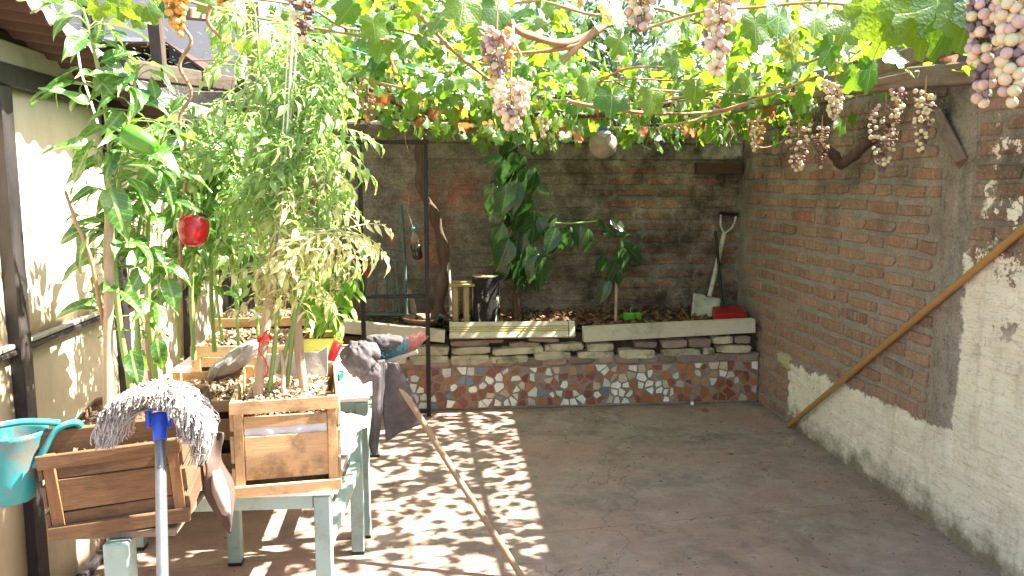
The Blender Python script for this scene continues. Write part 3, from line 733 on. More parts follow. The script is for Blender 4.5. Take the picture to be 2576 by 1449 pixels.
# shovel in the corner
t = thing('shovel', 'shovel with cream D-shaped handle and pale blade leaning in the brick corner', 'shovel', at(1775, 790, Y=5.5))
M['shovel_paint'] = surf('cream_shovel_paint', (.50, .47, .38), (.40, .37, .30), 12, .6, .2, 60, rand=0, dirt=(.15, .12, .09), damt=.6, dscale=14)
P = lambda x, y, Y: at(x, y, Y=Y)
s0, s1 = P(1785, 745, 5.52), P(1822, 588, 5.63)
mb = MB(); mb.tube([s0, s0.lerp(s1, .5), s1], [.016, .017, .018], 10); mb.build('shaft', M['shovel_paint'], t)
g0, g1 = P(1814, 536, 5.65), P(1852, 541, 5.65)
mb = MB(); mb.tube(spline([s1, P(1813, 565, 5.64), g0], 5), .008, 8); mb.tube(spline([s1, P(1843, 570, 5.64), g1], 5), .008, 8); yk = mb.build('yoke', M['shovel_paint'], t)
mb = MB(); mb.tube([g0+V((-.008, 0, .0)), g1+V((.008, 0, 0))], .013, 10); mb.build('grip', M['black_steel'], yk)
def blade(u, v):
    a, b = P(1744, 737, 5.52).lerp(P(1815, 752, 5.52), u), P(1738, 797, 5.47).lerp(P(1800, 806, 5.47), u)
    p = a.lerp(b, v); p.y -= .03*math.sin(math.pi*u)*(1-v*.5)*-1; p.z += (-.012 if .4 < u < .6 and v == 0 else 0); return p
mb = MB(); mb.grid(blade, 10, 6); o = mb.build('blade', M['shovel_paint'], t); s_ = o.modifiers.new('s', 'SOLIDIFY'); s_.thickness = .004

# red dustpan with a black stick handle
t = thing('dustpan', 'red plastic dustpan with a tall black handle on the planter corner', 'dustpan', at(1838, 795, Y=5.33))
h0, h1 = P(1818, 770, 5.40), P(1800, 582, 5.62)
mb = MB(); mb.tube([h0, h1], .0105, 10); mb.build('handle', M['black_steel'], t)
A = [P(1792, 768, 5.42), P(1858, 764, 5.45), P(1885, 778, 5.38), P(1884, 792, 5.24), P(1795, 796, 5.24)]
zb = .552
mb = MB()
bt = [V((p.x, p.y, zb+.006)) for p in (A[0], A[1], A[2], A[3], A[4])]
tp = [V((A[0].x, A[0].y, zb+.085)), V((A[1].x, A[1].y, zb+.09)), V((A[2].x, A[2].y, zb+.05)), V((A[3].x, A[3].y, zb+.014)), V((A[4].x, A[4].y, zb+.02))]
ft = [V((A[4].x, A[4].y, zb+.066)), V((A[3].x-.03, A[3].y, zb+.072))]
mb.add(bt+tp, [(0, 1, 2, 3, 4), (0, 5, 6, 1), (1, 6, 7, 2), (2, 7, 8, 3), (4, 9, 5, 0)])
mb.add([bt[4], bt[3], V((bt[3].x-.012, bt[3].y+.01, zb+.02)), ft[1], ft[0]], [(0, 1, 2, 3, 4)])
mb.add([ft[0], ft[1], tp[1], tp[0]], [(0, 1, 2, 3)]); mb.add([ft[1], V((bt[3].x-.012, bt[3].y+.01, zb+.02)), tp[2], tp[1]], [(0, 1, 2, 3)]); mb.add([ft[0], tp[0], bt[0], bt[4]], [(0, 1, 2, 3)])
o = mb.build('pan', M['red'], t); s_ = o.modifiers.new('s', 'SOLIDIFY'); s_.thickness = .004; b_ = o.modifiers.new('b', 'BEVEL'); b_.width = .004; b_.segments = 2

# green plastic block
c = at(1590, 800, Y=5.42)
t = thing('green_plastic_block', 'small bright green plastic piece lying on the soil beside the thin stake', 'plastic piece', (c.x, 5.42, .555))
M['lime'] = surf('lime_plastic', (.11, .36, .02), (.08, .29, .018), 8, .45, .1, 40, rand=0, dirt=(.06, .12, .02), damt=.4, dscale=30)
mb = MB(); mb.box((-.065, -.03, -.004), (.012, .03, .048), .006); gb_ = mb.build('body', M['lime'], t, True)
mb = MB(); mb.box((.014, .0, -.002), (.07, .045, .045), .006); mb.build('side_lobe', M['lime'], t, True)
mb = MB(); mb.tube([(-.01, .01, .046), (-.008, .01, .075), (.004, .01, .085)], .003, 6); mb.build('wire_hook', M['green_wire'], gb_, True)

# the dark-and-white painted chopping block with a wooden stand beside it
p = at(1222, 810, Y=5.34)
t = thing('painted_stump', 'short log with black and white stained bark standing on the bed', 'log', (p.x, 5.36, .545))
m_ = NT('black_white_bark'); pos = m_.pos('World'); nn = m_.noise(m_.pos('World', (7, 7, 2.4)), 1, 5, .6, .8)
c_ = m_.mix(m_.ramp(nn, [(.55, 0), (.60, 1)]), (.016, .014, .013), (.62, .58, .50))
M['stump'] = m_.out(c_, .85, m_.bump(m_.noise(pos, 40, 6), .6, .008), .2)
def wob(an, z): return 1 + .05*math.sin(3*an+z*9) + .03*math.sin(7*an)
mb = MB(); mb.lathe([(.098, -.01), (.098, .06), (.094, .2), (.093, .305), (.088, .328), (.02, .332)], 26, wob=wob); lb = mb.build('log_body', M['stump'], t, True)
mb = MB(); mb.lathe([(.084, .0), (.084, .006), (.0, .007)], 22, Matrix.Translation((0, 0, .3305)), wob=wob); mb.build('cut_face', M['tan_wood_z'], lb, True)
p = at(1163, 812, Y=5.33)
M['ochre_wood'] = wood('ochre_pine', (.42, .29, .14), (.32, .22, .10), 'z', rand=.1, damt=.35)
t = thing('slatted_stand', 'small ochre wooden slatted stand beside the black and white log', 'stand', (p.x, 5.36, .545))
for x in (-.045, .028): mb = MB(); mb.box((x-.018, -.05, -.005), (x+.018, -.028, .268), .003); mb.build('upright', M['ochre_wood'], t, True)
for x in (-.045, .028): mb = MB(); mb.box((x-.018, .06, -.005), (x+.018, .08, .268), .003); mb.build('upright', M['ochre_wood'], t, True)
mb = MB(); mb.box((-.085, -.065, .27), (.085, .0, .288), .003); mb.build('top_slat', M['ochre_wood'], t, True)
mb = MB(); mb.box((-.06, .01, .2705), (.16, .09, .296), .003); mb.build('top_slat', M['ochre_wood'], t, True)

# old green garden gate leaning on the wall, with a handsaw-like blade and a red trowel
t = thing('green_gate', 'old rusty green tubular gate panel leaning on the back wall', 'gate', (-.25, 5.55, .55))
G = lambda x, y: at(x, y, Y=5.56)
for pts, rr in (([(1008, 515), (1016, 630), (1022, 795)], .014), ([(912, 655), (1016, 655)], .009), ([(930, 625), (1020, 628)], .008), ([(908, 792), (1030, 792)], .013)):
    mb = MB(); mb.tube([G(*q) for q in pts], rr, 8); mb.build('rail', M['old_green_steel'], t)
for x0, x1 in ((948, 942), (971, 975), (994, 1006), (924, 912), (980, 992)):
    mb = MB(); mb.tube([G(x0, 655), G((x0+x1)/2, 725), G(x1, 790)], .008, 8); mb.build('bar', M['old_green_steel'], t)
mb = MB(); q = [G(1024, 725), G(1034, 725), G(1050, 788), G(1036, 788)]
mb.add([v+V((0, -.03, 0)) for v in q]+[v+V((0, -.018, 0)) for v in q], [(3, 2, 1, 0), (4, 5, 6, 7), (0, 1, 5, 4), (1, 2, 6, 5), (2, 3, 7, 6), (3, 0, 4, 7)])
tag(mb.build('weathered_slat', M['grey_wood_z']), 'short grey weathered slat leaning beside the green gate', 'slat')
t = thing('red_handled_tool', 'garden tool with a red handle hanging beside the green gate', 'tool', G(923, 690))
mb = MB(); mb.tube([G(921, 658)+V((0, -.05, 0)), G(923, 675)+V((0, -.05, 0)), G(927, 691)+V((0, -.05, 0))], [.014, .012, .013], 10); mb.build('handle', M['red'], t)
mb = MB(); mb.tube([G(923, 690)+V((0, -.05, 0)), G(912, 790)+V((0, -.03, 0))], .008, 8, flat=.4); mb.build('shank', M['galv'], t)

# bottle hung upside down
bt_ = at(1046, 615, Y=5.42)
M['bottle'] = surf('dark_brown_bottle', (.035, .022, .014), (.02, .014, .01), 8, .12, .05, 20, rand=0, spec=.6)
M['bottle_top'] = surf('pale_brown_bottle', (.20, .14, .09), (.15, .10, .065), 8, .18, .05, 20, rand=0, spec=.6)
t = thing('hanging_bottle', 'brown plastic bottle hanging on a string before the pink plaster', 'bottle', bt_, (rad(6), rad(-8), 0))
mb = MB(); mb.lathe([(.010, .105), (.012, .09), (.026, .06), (.034, .035), (.036, .0)], 18); sb = mb.build('shoulder', M['bottle_top'], t, True)
mb = MB(); mb.lathe([(.0, -.098), (.026, -.10), (.033, -.09), (.034, -.06), (.031, -.045), (.035, -.03), (.0362, .0)], 18); mb.build('lower_body', M['bottle'], t, True)
mb = MB(); mb.lathe([(.013, .10), (.014, .118), (.0, .12)], 14); mb.build('cap', M['green_wire'], sb, True)
mb = MB(); mb.tube([(0, 0, .118), (-.02, .02, .22), (.01, .05, .34)], .002, 5); mb.build('string', M['twig'], t, True)

# white tubing upright, cut square tubes, low bowl
mb = MB(); mb.tube([at(1128, 660, Y=5.6), at(1131, 720, Y=5.58), at(1134, 796, Y=5.52)], .012, 8); tag(mb.build('grey_tube', M['fascia']), 'thin pale upright tube just left of the ochre slatted stand', 'tube')
t = thing('square_tube_offcuts', 'two short black square tube offcuts lying on the left cream timber', 'tube offcut', at(1112, 812, Y=5.22))
for (x, y, an) in ((1108, 806, .5), (1122, 814, .06)):
    c = at(x, y, Y=5.18); Mx = Matrix.Translation(c) @ Matrix.Rotation(an, 4, 'Y')
    mb = MB(); w, th = .021, .003
    for aa, bb in (((-w, 0, -w), (w, .16, -w+th)), ((-w, 0, w-th), (w, .16, w)), ((-w, 0, -w+th), (-w+th, .16, w-th)), ((w-th, 0, -w+th), (w, .16, w-th))): mb.box(aa, bb, .0006, Mx)
    mb.build('tube', M['black_steel'], t)
c = at(1068, 812, Y=5.40)
M['terra'] = surf('dull_terracotta', (.30, .17, .10), (.22, .125, .08), 12, .85, .3, 60, rand=.1)
mb = MB(); mb.lathe([(.09, 0), (.12, .02), (.15, .05), (.15, .06), (.14, .06), (.11, .03), (.0, .02)], 26, Matrix.Translation((c.x, 5.42, .54)))
tag(mb.build('low_bowl', M['terra']), 'low terracotta bowl behind the black offcuts on the bed', 'bowl')
# small lamp-black stake supporting the young plant, a white ball added for a bright light spot and a dry leaf on the floor
mb = MB(); mb.tube([at(1549, 800, Y=5.38)+V((0, 0, -.03)), at(1551, 715, Y=5.39), at(1556, 650, Y=5.4)], [.011, .0105, .009], 8); tag(mb.build('plant_stake', M['tan_wood_z']), 'thin wooden stake beside the young rubber plant', 'stake')
c = at(1738, 1012, Z=.014); mb = MB(); mb.lathe([(r_*.014, z*.014) for r_, z in ball()], 16, Matrix.Translation((c.x, c.y-.03, .014)))
tag(mb.build('light_spot_ball', M['white_plastic']), 'tiny white ball added for a bright light spot on the floor against the mosaic', 'ball')

# crumbs and specks swept along the floor
mb = MB(); r = random.Random(31)
for i in range(420):
    if r.random() < .45: Y = r.uniform(2.7, 5.1); x, y = rw_x(Y)-abs(r.gauss(0, .09))-.012, Y
    elif r.random() < .3: x, y = r.uniform(-.2, 2.2), YP-.02-abs(r.gauss(0, .07))
    else: x, y = r.uniform(-.2, 2.15), r.uniform(2.2, 5.15)
    s = r.uniform(.0015, .0055); Mx = Matrix.Translation((x, y, s*.3)) @ Euler((r.uniform(-.4, .4), r.uniform(-.4, .4), r.uniform(0, 6.3))).to_matrix().to_4x4()
    mb.add([(-s, -s*.5, 0), (s, -s*.6, 0), (s*.8, s*.5, 0), (-s*.7, s*.6, 0), (0, 0, s*.6)], [(0, 1, 4), (1, 2, 4), (2, 3, 4), (3, 0, 4)], False, 0, Mx)
tag(mb.build('floor_crumbs', M['litter']), 'scattered crumbs of dry leaf and grit on the patio floor', 'crumbs', None, 'stuff')

# long varnished pole against the right-hand wall
b0 = at(2000, 1075, Z=.0); b0.x = rw_x(b0.y)-.035; b1 = at(2576, 562, X=2.115); d = (b1-b0)
t0 = b0 + V((0, 0, .012)); t1 = b0 + d*1.32; t1.x = 2.13
mb = MB(); L = (t1-t0).length; mb.tube([(0, 0, 0), (0, 0, L*.5), (0, 0, L)], [.015, .0155, .015], 12)
o = mb.build('wooden_pole', M['pole_wood']); o.location = t0; o.rotation_euler = (t1-t0).to_track_quat('Z', 'Y').to_euler()
tag(o, 'long varnished wooden pole leaning on the whitewashed right wall', 'pole')
# ================================================================ shed along the left side
XL = -1.33
sh = thing('panel_shed', 'lean-to shed of beige panels in a black frame along the left side', 'shed', (-1.9, 3.6, 0))
PY = [1.72, 2.70, 3.56, 4.45, 5.32]
for Y in PY:
    mb = MB(); mb.box((XL-.05, Y-.034, 0), (XL+.022, Y+.034, 1.80), .004); mb.build('post', M['black'], sh)
for a, b in zip(PY[:-1], PY[1:]):
    for z0, z1 in ((.035, .953), (.990, 1.803)):
        mb = MB(); mb.grid(lambda u, v: (XL-.018 + .006*math.sin(u*7+z0*3)*math.sin(v*3.1), lerp(a+.034, b-.034, u), lerp(z0, z1, v)), 10, 8, True)
        o = mb.build('panel', M['fabric_panel'], sh); s_ = o.modifiers.new('s', 'SOLIDIFY'); s_.thickness = .008
    mb = MB(); mb.box((XL-.03, a+.034, .955), (XL+.012, b-.034, .972), .003); mb.build('mid_rail', M['black'], sh)
    mb = MB(); mb.box((XL-.03, a+.034, .974), (XL+.004, b-.034, .989), .003); mb.build('mid_rail', M['fascia'], sh)
    mb = MB(); mb.box((XL-.03, a+.034, 0.002), (XL+.012, b-.034, .034), .003); mb.build('base_rail', M['black'], sh)
mb = MB(); mb.box((XL-.05, 1.6, 1.803), (XL+.026, 5.4, 1.868), .004); mb.build('top_rail', M['black'], sh)
mb = MB(); mb.box((XL-.06, 1.6, 1.870), (XL+.010, 5.4, 1.945), .006); mb.build('fascia', M['fascia'], sh)
mb = MB(); mb.box((XL-1.6, 5.40, 0), (XL-.06, 5.46, 1.95), .004); mb.box((XL-1.6, 1.60, 0), (XL-.06, 1.66, 1.95), .004); mb.build('end_wall', M['fabric_panel'], sh)
def eave(Y):
    a, b = at(62, 2, X=-1.12), at(282, 168, X=-1.12); return lerp(a.z, b.z, (Y-a.y)/(b.y-a.y))
def roof(u, v):
    Y = lerp(1.0, 4.05, u); x = lerp(-1.12 + .006*mnoise.noise(V((Y*9, 0, 0))), -3.0, v); return (x, Y, eave(Y) + .14*(-1.12-x) + .013*math.sin(2*math.pi*Y/.105))
mb = MB(); mb.grid(roof, 240, 3, True); o = mb.build('roof_sheet', M['roof_sheet'], sh); s_ = o.modifiers.new('s', 'SOLIDIFY'); s_.thickness = .004
mb = MB()
for i in range(6):
    a, b = 1.0+i*.51, 1.51+i*.51
    vs_ = []
    for Y in (a, b-.004):
        for x, dz in ((-1.16, .016), (-1.16, .072-.006*i), (-1.172, .072-.006*i), (-1.172, .016)): vs_.append((x, Y, eave(Y)+.01+dz))
    mb.add(vs_, [(0, 4, 5, 1), (1, 5, 6, 2), (2, 6, 7, 3), (3, 7, 4, 0), (0, 1, 2, 3), (4, 7, 6, 5)])
mb.build('edge_flashing', M['white_plastic'], sh)
mb = MB()
for x in (-1.36, -1.9): mb.box((x-.03, 1.2, 1.947), (x+.03, 3.9, 1.975), .004)
mb.build('purlin', M['black'], sh)

# ---- neighbouring house beyond
hs = thing('neighbour_house', 'pale grey rendered house beyond the shed roof with a window and sloping eave', 'house', (-4.2, 8.2, 0))
YH = 7.6
a, b = at(40, 60, Y=YH), at(600, 60, Y=YH)
mb = MB(); mb.box((a.x-2, YH, 0), (b.x, YH+3, 4.6), .01); mb.build('wall', M['house_wall'], hs)
def win(x0, y0, x1, y1):
    p, q = at(x0, y1, Y=YH), at(x1, y0, Y=YH)
    mb = MB(); mb.box((p.x, YH-.03, p.z), (q.x, YH-.01, q.z), .004); w = mb.build('window', M['glass'], hs)
    fw = .05
    mb = MB()
    for aa, bb in (((p.x-fw, YH-.05, p.z-fw), (p.x, YH-.004, q.z+fw)), ((q.x, YH-.05, p.z-fw), (q.x+fw, YH-.004, q.z+fw)), ((p.x, YH-.05, q.z), (q.x, YH-.004, q.z+fw)), ((p.x, YH-.05, p.z-fw), (q.x, YH-.004, p.z)), (((p.x+q.x)/2-.02, YH-.048, p.z), ((p.x+q.x)/2+.02, YH-.004, q.z))): mb.box(aa, bb, .004)
    o = mb.build('window_frame', M['white_plastic'], w)
win(268, 112, 345, 190)
p, q = at(226, 200, Y=YH), at(246, 0, Y=YH)
mb = MB(); mb.box((p.x, YH-.09, 1.5), (p.x+.07, YH-.003, 4.6), .01); mb.build('downpipe', M['black'], hs)
# lean-to gable in front of the house
e0, e1 = at(430, 118, Y=6.6), at(655, 296, Y=6.6)
mb = MB()
for off, w, nm, mt in ((.0, .10, 'verge_board', M['black']), (.115, .06, 'verge_trim', M['fascia'])):
    mb = MB(); v0 = [V((e0.x-off*.6, 6.55, e0.z-off)), V((e1.x, 6.55, e1.z-off)), V((e1.x, 6.55, e1.z-off-w)), V((e0.x-off*.6, 6.55, e0.z-off-w))]
    mb.add(v0+[v+V((0, .1, 0)) for v in v0], [(3, 2, 1, 0), (4, 5, 6, 7), (0, 1, 5, 4), (1, 2, 6, 5), (2, 3, 7, 6), (3, 0, 4, 7)]); mb.build(nm, mt, hs)
mb = MB(); v0 = [V((e0.x-1.2, 6.66, 0)), V((e1.x, 6.66, 0)), V((e1.x, 6.66, e1.z-.2)), V((e0.x, 6.66, e0.z-.2)), V((e0.x-1.2, 6.66, e0.z-.2))]
mb.add(v0+[v+V((0, .9, 0)) for v in v0], [(4, 3, 2, 1, 0), (5, 6, 7, 8, 9), (0, 1, 6, 5), (1, 2, 7, 6), (2, 3, 8, 7), (3, 4, 9, 8), (4, 0, 5, 9)]); mb.build('lean_to_wall', M['house_wall'], hs)
mb = MB(); mb.add([V((e0.x-1.2, 6.5, e0.z+.02)), V((e0.x, 6.5, e0.z+.02)), V((e1.x+.1, 6.5, e1.z)), V((e1.x+.1, 7.6, e1.z)), V((e0.x, 7.6, e0.z+.02)), V((e0.x-1.2, 7.6, e0.z+.02))], [(0, 1, 4, 5), (1, 2, 3, 4)])
o = mb.build('lean_to_roof', M['roof_sheet'], hs); s_ = o.modifiers.new('s', 'SOLIDIFY'); s_.thickness = .02

# ================================================================ tables
def table(label, cs, ztop, leg=.05, thick=.035, rail=.045, legs=None, gs=True, mat_top=None):
    cx = sum(c[0] for c in cs)/4; cy = sum(c[1] for c in cs)/4
    t = thing('steel_table', label, 'table', (cx, cy, 0))
    for i, (x, y) in enumerate(cs):
        mb = MB(); mb.box((x-leg/2, y-leg/2, .012), (x+leg/2, y+leg/2, ztop-.004), .003); o = mb.build('leg', M['green_steel'], t)
        mb = MB(); mb.box((x-leg/2-.001, y-leg/2-.001, 0), (x+leg/2+.001, y+leg/2+.001, .014), .002); mb.build('rubber_foot', M['black_steel'], o)
    for i in range(4):
        a, b = V((*cs[i], 0)), V((*cs[(i+1) % 4], 0)); d = (b-a); L = d.length; d.normalize(); n_ = V((-d.y, d.x, 0))
        for z0, z1 in ((ztop-rail, ztop),) + (((ztop-.20, ztop-.16),) if i in (1,) else ()):
            mb = MB(); Mx = Matrix(((d.x, n_.x, 0, a.x), (d.y, n_.y, 0, a.y), (0, 0, 1, 0), (0, 0, 0, 1)))
            mb.box((leg/2+.001, -.02, z0), (L-leg/2-.001, .02, z1), .003, Mx); mb.build('rail', M['green_steel'], t)
    mb = MB(); e = .03
    out = []
    for x, y in cs:
        out.append(V((x+e*(1 if x > cx else -1), y+e*(1 if y > cy else -1), 0)))
    vs_ = [V((p.x, p.y, ztop+.001)) for p in out]+[V((p.x, p.y, ztop+.012)) for p in out]
    mb.add(vs_, [(3, 2, 1, 0), (4, 5, 6, 7), (0, 1, 5, 4), (1, 2, 6, 5), (2, 3, 7, 6), (3, 0, 4, 7)]); mb.build('table_top', mat_top or M['white_plastic'], t); return t
ZT = .555
table('pale green steel table with white top under the front crate of tomato plants', [(-.965, 2.44), (-.345, 2.42), (-.315, 3.17), (-.79, 3.12)], ZT)
table('pale green steel table standing behind the front one, carrying the rear crates', [(-1.22, 3.30), (-.30, 3.32), (-.33, 4.35), (-1.22, 4.35)], .60)
# stand with a central leg under the leftmost crate
t = thing('plant_stand', 'pale green single-legged steel stand under the dark leftmost crate', 'stand', (-.80, 2.2, 0))
mb = MB(); mb.box((-.83, 2.0, .0), (-.77, 2.06, .603), .004); mb.build('leg', M['green_steel'], t)
mb = MB(); mb.box((-1.06, 2.62, .0), (-1.0, 2.68, .603), .004); mb.build('leg', M['green_steel'], t)
mb = MB(); mb.box((-.83, 2.062, .56), (-.80, 2.60, .60), .003); mb.build('rail', M['green_steel'], t)
mb = MB(); mb.box((-.93, 2.03, .605), (-.66, 2.50, .625), .003); mb.build('stand_top', M['grey_wood_y'], t)

# ================================================================ crates
def chips(parent, w, l, z, n, seed, mat, M0=None, hump=.02):
    r = random.Random(seed); mb = MB()
    for i in range(n):
        x, y = r.uniform(.02, w-.02), r.uniform(.02, l-.02); s = r.uniform(.005, .014)
        zz = z + hump*math.sin(math.pi*x/w)*math.sin(math.pi*y/l) + r.uniform(-.003, .012)
        Mx = Matrix.Translation((x, y, zz)) @ Euler((r.uniform(-.9, .9), r.uniform(-.9, .9), r.uniform(0, 6.3))).to_matrix().to_4x4()
        mb.add([(-s, -s*.4, 0), (s, -s*.3, s*.3), (s*.8, s*.5, .1*s), (-s*.7, s*.4, s*.35)], [(0, 1, 2, 3)], False, 0, Mx)
    o = mb.build('mulch', mat, parent, True); o['kind'] = 'stuff'; return o
def crate(label, loc, rot, w, l, h, front, dark=False, fill=.75, posts=True, liner=None, nchips=900, seed=1, sides=3, mulch='chips', back=True):
    t = thing('wooden_crate', label, 'crate', loc, rot)
    mx, my, mz = (M['crate_dark'], M['crate_dark_y'], M['crate_dark_z']) if dark else (M['crate'], M['crate_y'], M['crate_z'])
    r = random.Random(seed)
    for (x, y) in ((0, .0), (w-.028, .0), (0, l-.022), (w-.028, l-.022)):
        mb = MB(); mb.box((x, y, .002), (x+.028, y+.022, h-.004), .002, jit=.001); mb.build('corner_post', mz, t, True)
    for z0, z1, y in front:                               # y<0: outside the posts, >0: inset behind them
        mb = MB(); mb.box((-.008 if y < 0 else .0285, y, z0), (w+.008 if y < 0 else w-.0285, y+.011, z1), .0015, jit=.0018); mb.build('slat', mx, t, True)
    for k in range(sides):
        hh = (h/sides)
        z0, z1 = k*hh+.004, (k+1)*hh-.012
        for x in (-.0105, w+.0005):
            mb = MB(); mb.box((x, .001, z0), (x+.010, l-.001, z1), .0015, jit=.0015); mb.build('slat', my, t, True)
        mb = MB(); mb.box((-.008, l+.0008, z0), (w+.008, l+.012, z1), .0015, jit=.0015); mb.build('slat', mx, t, True)
    mb = MB(); mb.box((.0005, .023, .0), (w-.0005, l-.023, .008), .001); mb.build('base_board', my, t, True)
    if liner:
        mb = MB(); mb.grid(lambda u, v: (lerp(.03, w-.03, u), .0135+.003*math.sin(u*17)+.002*math.sin(v*9), lerp(liner[0], liner[1] + .006*math.sin(u*9), v)), 24, 4); mb.build('liner', M['lining'], t, True)
    mb = MB(); zf = h*fill
    mb.grid(lambda u, v: (lerp(.012, w-.012, u), lerp(.022, l-.02, v), zf + .02*math.sin(math.pi*u)*math.sin(math.pi*v)+.006*mnoise.noise(V((u*9, v*9, seed)))), 14, 18)
    bx = [(.012, .024), (w-.012, .024), (w-.012, l-.02), (.012, l-.02)]
    mb.add([(x, y, .009) for x, y in bx]+[(x, y, zf-.002) for x, y in bx], [(0, 1, 5, 4), (1, 2, 6, 5), (2, 3, 7, 6), (3, 0, 4, 7)])
    mb.build('soil', M['soil'], t, True)
    chips(t, w, l, zf+.003, nchips, seed, M[mulch])
    return t
cr_r = crate('pale pine crate with white liner showing, holding tomato plants at the table edge', (-.592, 2.375, ZT+.0135), (0, 0, rad(8)), .30, .50, .295,
             [(.255, .293, -.012), (.205, .240, .008), (.045, .178, .008), (-.001, .032, -.012)], fill=.80, liner=(.17, .215), nchips=1500, seed=3)
cr_l = crate('dark wooden crate at the left, tilted, with the mop leaning on it', (-.945, 2.005, .6265), (rad(2), rad(-4), rad(7)), .315, .50, .215,
             [(.180, .214, -.012), (.145, .175, .008), (.062, .143, .008), (.004, .058, .009), (-.006, .028, -.012)], dark=True, fill=.9, nchips=300, seed=5, mulch='litter')
mb = MB(); mb.box((-.01, .03, .20), (.325, .045, .262), .002, jit=.004); mb.build('slat', M['crate_dark'], cr_l, True)
cr_m = crate('weathered crate between the dark crate and the tomato crate, with a broken side', (-.93, 2.52+.06, .70-.11), (0, 0, rad(4)), .30, .46, .24,
             [(.20, .238, -.012), (.10, .17, .008), (.0, .06, -.012)], dark=False, fill=.8, nchips=700, seed=7)
cr_a = crate('low crate of dry mulch on the rear table, behind the grey stone', (-1.03, 3.52, .6145), (0, 0, rad(-2)), .42, .42, .19,
             [(.145, .188, -.012), (.095, .135, .008), (.0, .06, -.012)], fill=.9, nchips=900, seed=9)
cr_b = crate('farthest small crate on the rear table below the green leaves', (-1.06, 4.0, .6145), (0, 0, rad(2)), .46, .32, .23,
             [(.185, .228, -.012), (.12, .165, .008), (.0, .08, -.012)], fill=.9, nchips=500, seed=10)
for o in (cr_m,): o.location.z = .57

# ================================================================ props on and around the tables
# grey stone slab lying over the crates
def rock(name, label, c, s, seed, mat, rot):
    r = random.Random(seed); mb = MB(); prof = ball(1, 20, 9)
    def wb(an, z): return 1 + .18*math.sin(2*an+seed) + .10*math.sin(5*an+z*4)
    mb.lathe(prof, 16, Matrix.Diagonal((*s, 1)), False, wob=wb); o = mb.build(name, mat); o.location = c; o.rotation_euler = rot; return tag(o, label, 'stone')
rock('stone_slab', 'flat grey stone lying across the crates behind the tomato crate', at(592, 905, Y=3.0), (.10, .09, .035), 2, M['stone'], (rad(-25), rad(-30), rad(20)))
# grey fibre board standing in the back of the tomato crate
p = at(786, 912, Y=2.84)
mb = MB(); v0 = [(-.17, 0, -.05), (.05, 0, -.05), (.052, .01, .055), (.02, .01, .035), (-.165, .008, .03)]
mb.add([V(v) for v in v0]+[V(v)+V((0, .012, 0)) for v in v0], [(0, 1, 2, 3, 4), (9, 8, 7, 6, 5), (0, 5, 6, 1), (1, 6, 7, 2), (2, 7, 8, 3), (3, 8, 9, 4), (4, 9, 5, 0)])
o = mb.build('grey_board', M['stone']); o.location = p; tag(o, 'torn grey fibre board standing at the back of the tomato crate', 'board')

# paint tin
pc = at(838, 1000, Z=.614); pc = V((at(837, 960, Y=3.36).x, 3.36, .614))
t = thing('paint_tin', 'white paint tin with a green band and a red diamond on the rear table', 'paint tin', pc)
M['tin_white'] = surf('white_label', (.78, .78, .76), (.72, .72, .70), 6, .35, .05, 40, rand=0, spec=.5)
M['tin_green'] = surf('green_label', (.0, .26, .13), (.0, .23, .115), 6, .35, .05, 40, rand=0, spec=.5)
mb = MB(); mb.lathe([(.0, .0), (.047, 0), (.047, .066)], 28); tb = mb.build('body', M['tin_white'], t, True)
mb = MB(); mb.lathe([(.0472, .066), (.0472, .104)], 28); mb.build('green_band', M['tin_green'], tb, True)
mb = MB(); mb.lathe([(.047, .104), (.049, .107), (.049, .111), (.044, .112), (.042, .108), (.0, .107)], 28); mb.build('rim', M['galv'], tb, True)
mb = MB(); mb.lathe([(.0495, .112), (.05, .116), (.038, .119), (.0, .12)], 24, Matrix.Translation((.0, .004, .0)) @ Matrix.Rotation(.06, 4, 'Y')); mb.build('lid', M['white_plastic'], t, True)
def on_tin(u, z, rr=.0476): an = -math.pi/2 + u; return V((rr*math.cos(an), rr*math.sin(an), z))
mb = MB(); mb.grid(lambda u, v: on_tin(-.05 + (u+v-1)*.32, .038 + (u-v)*.016), 6, 6); mb.build('red_diamond', M['red'], tb, True)
mb = MB(); mb.grid(lambda u, v: on_tin(-.05 + (u+v-1)*.07, .040 + (u-v)*.006, .0479), 3, 3); mb.build('flame_mark', M['tin_white'], tb, True)
mb = MB(); mb.grid(lambda u, v: on_tin(-.42 + .26*(2*v-1)*1.0*math.cos((2*u-1)*1.5), .086 + .009*(2*u-1)), 8, 6); mb.build('oval_logo', M['blue'], tb, True)
mb = MB(); mb.grid(lambda u, v: on_tin(-.42 + .14*(2*v-1)*math.cos((2*u-1)*1.5), .086 + .0045*(2*u-1), .0479), 6, 4); mb.build('logo_centre', M['tin_white'], tb, True)
mb = MB(); mb.grid(lambda u, v: on_tin(.62+.07*u, .004+.098*v, .0479), 3, 4); mb.build('paint_drip', M['black_steel'], tb, True)
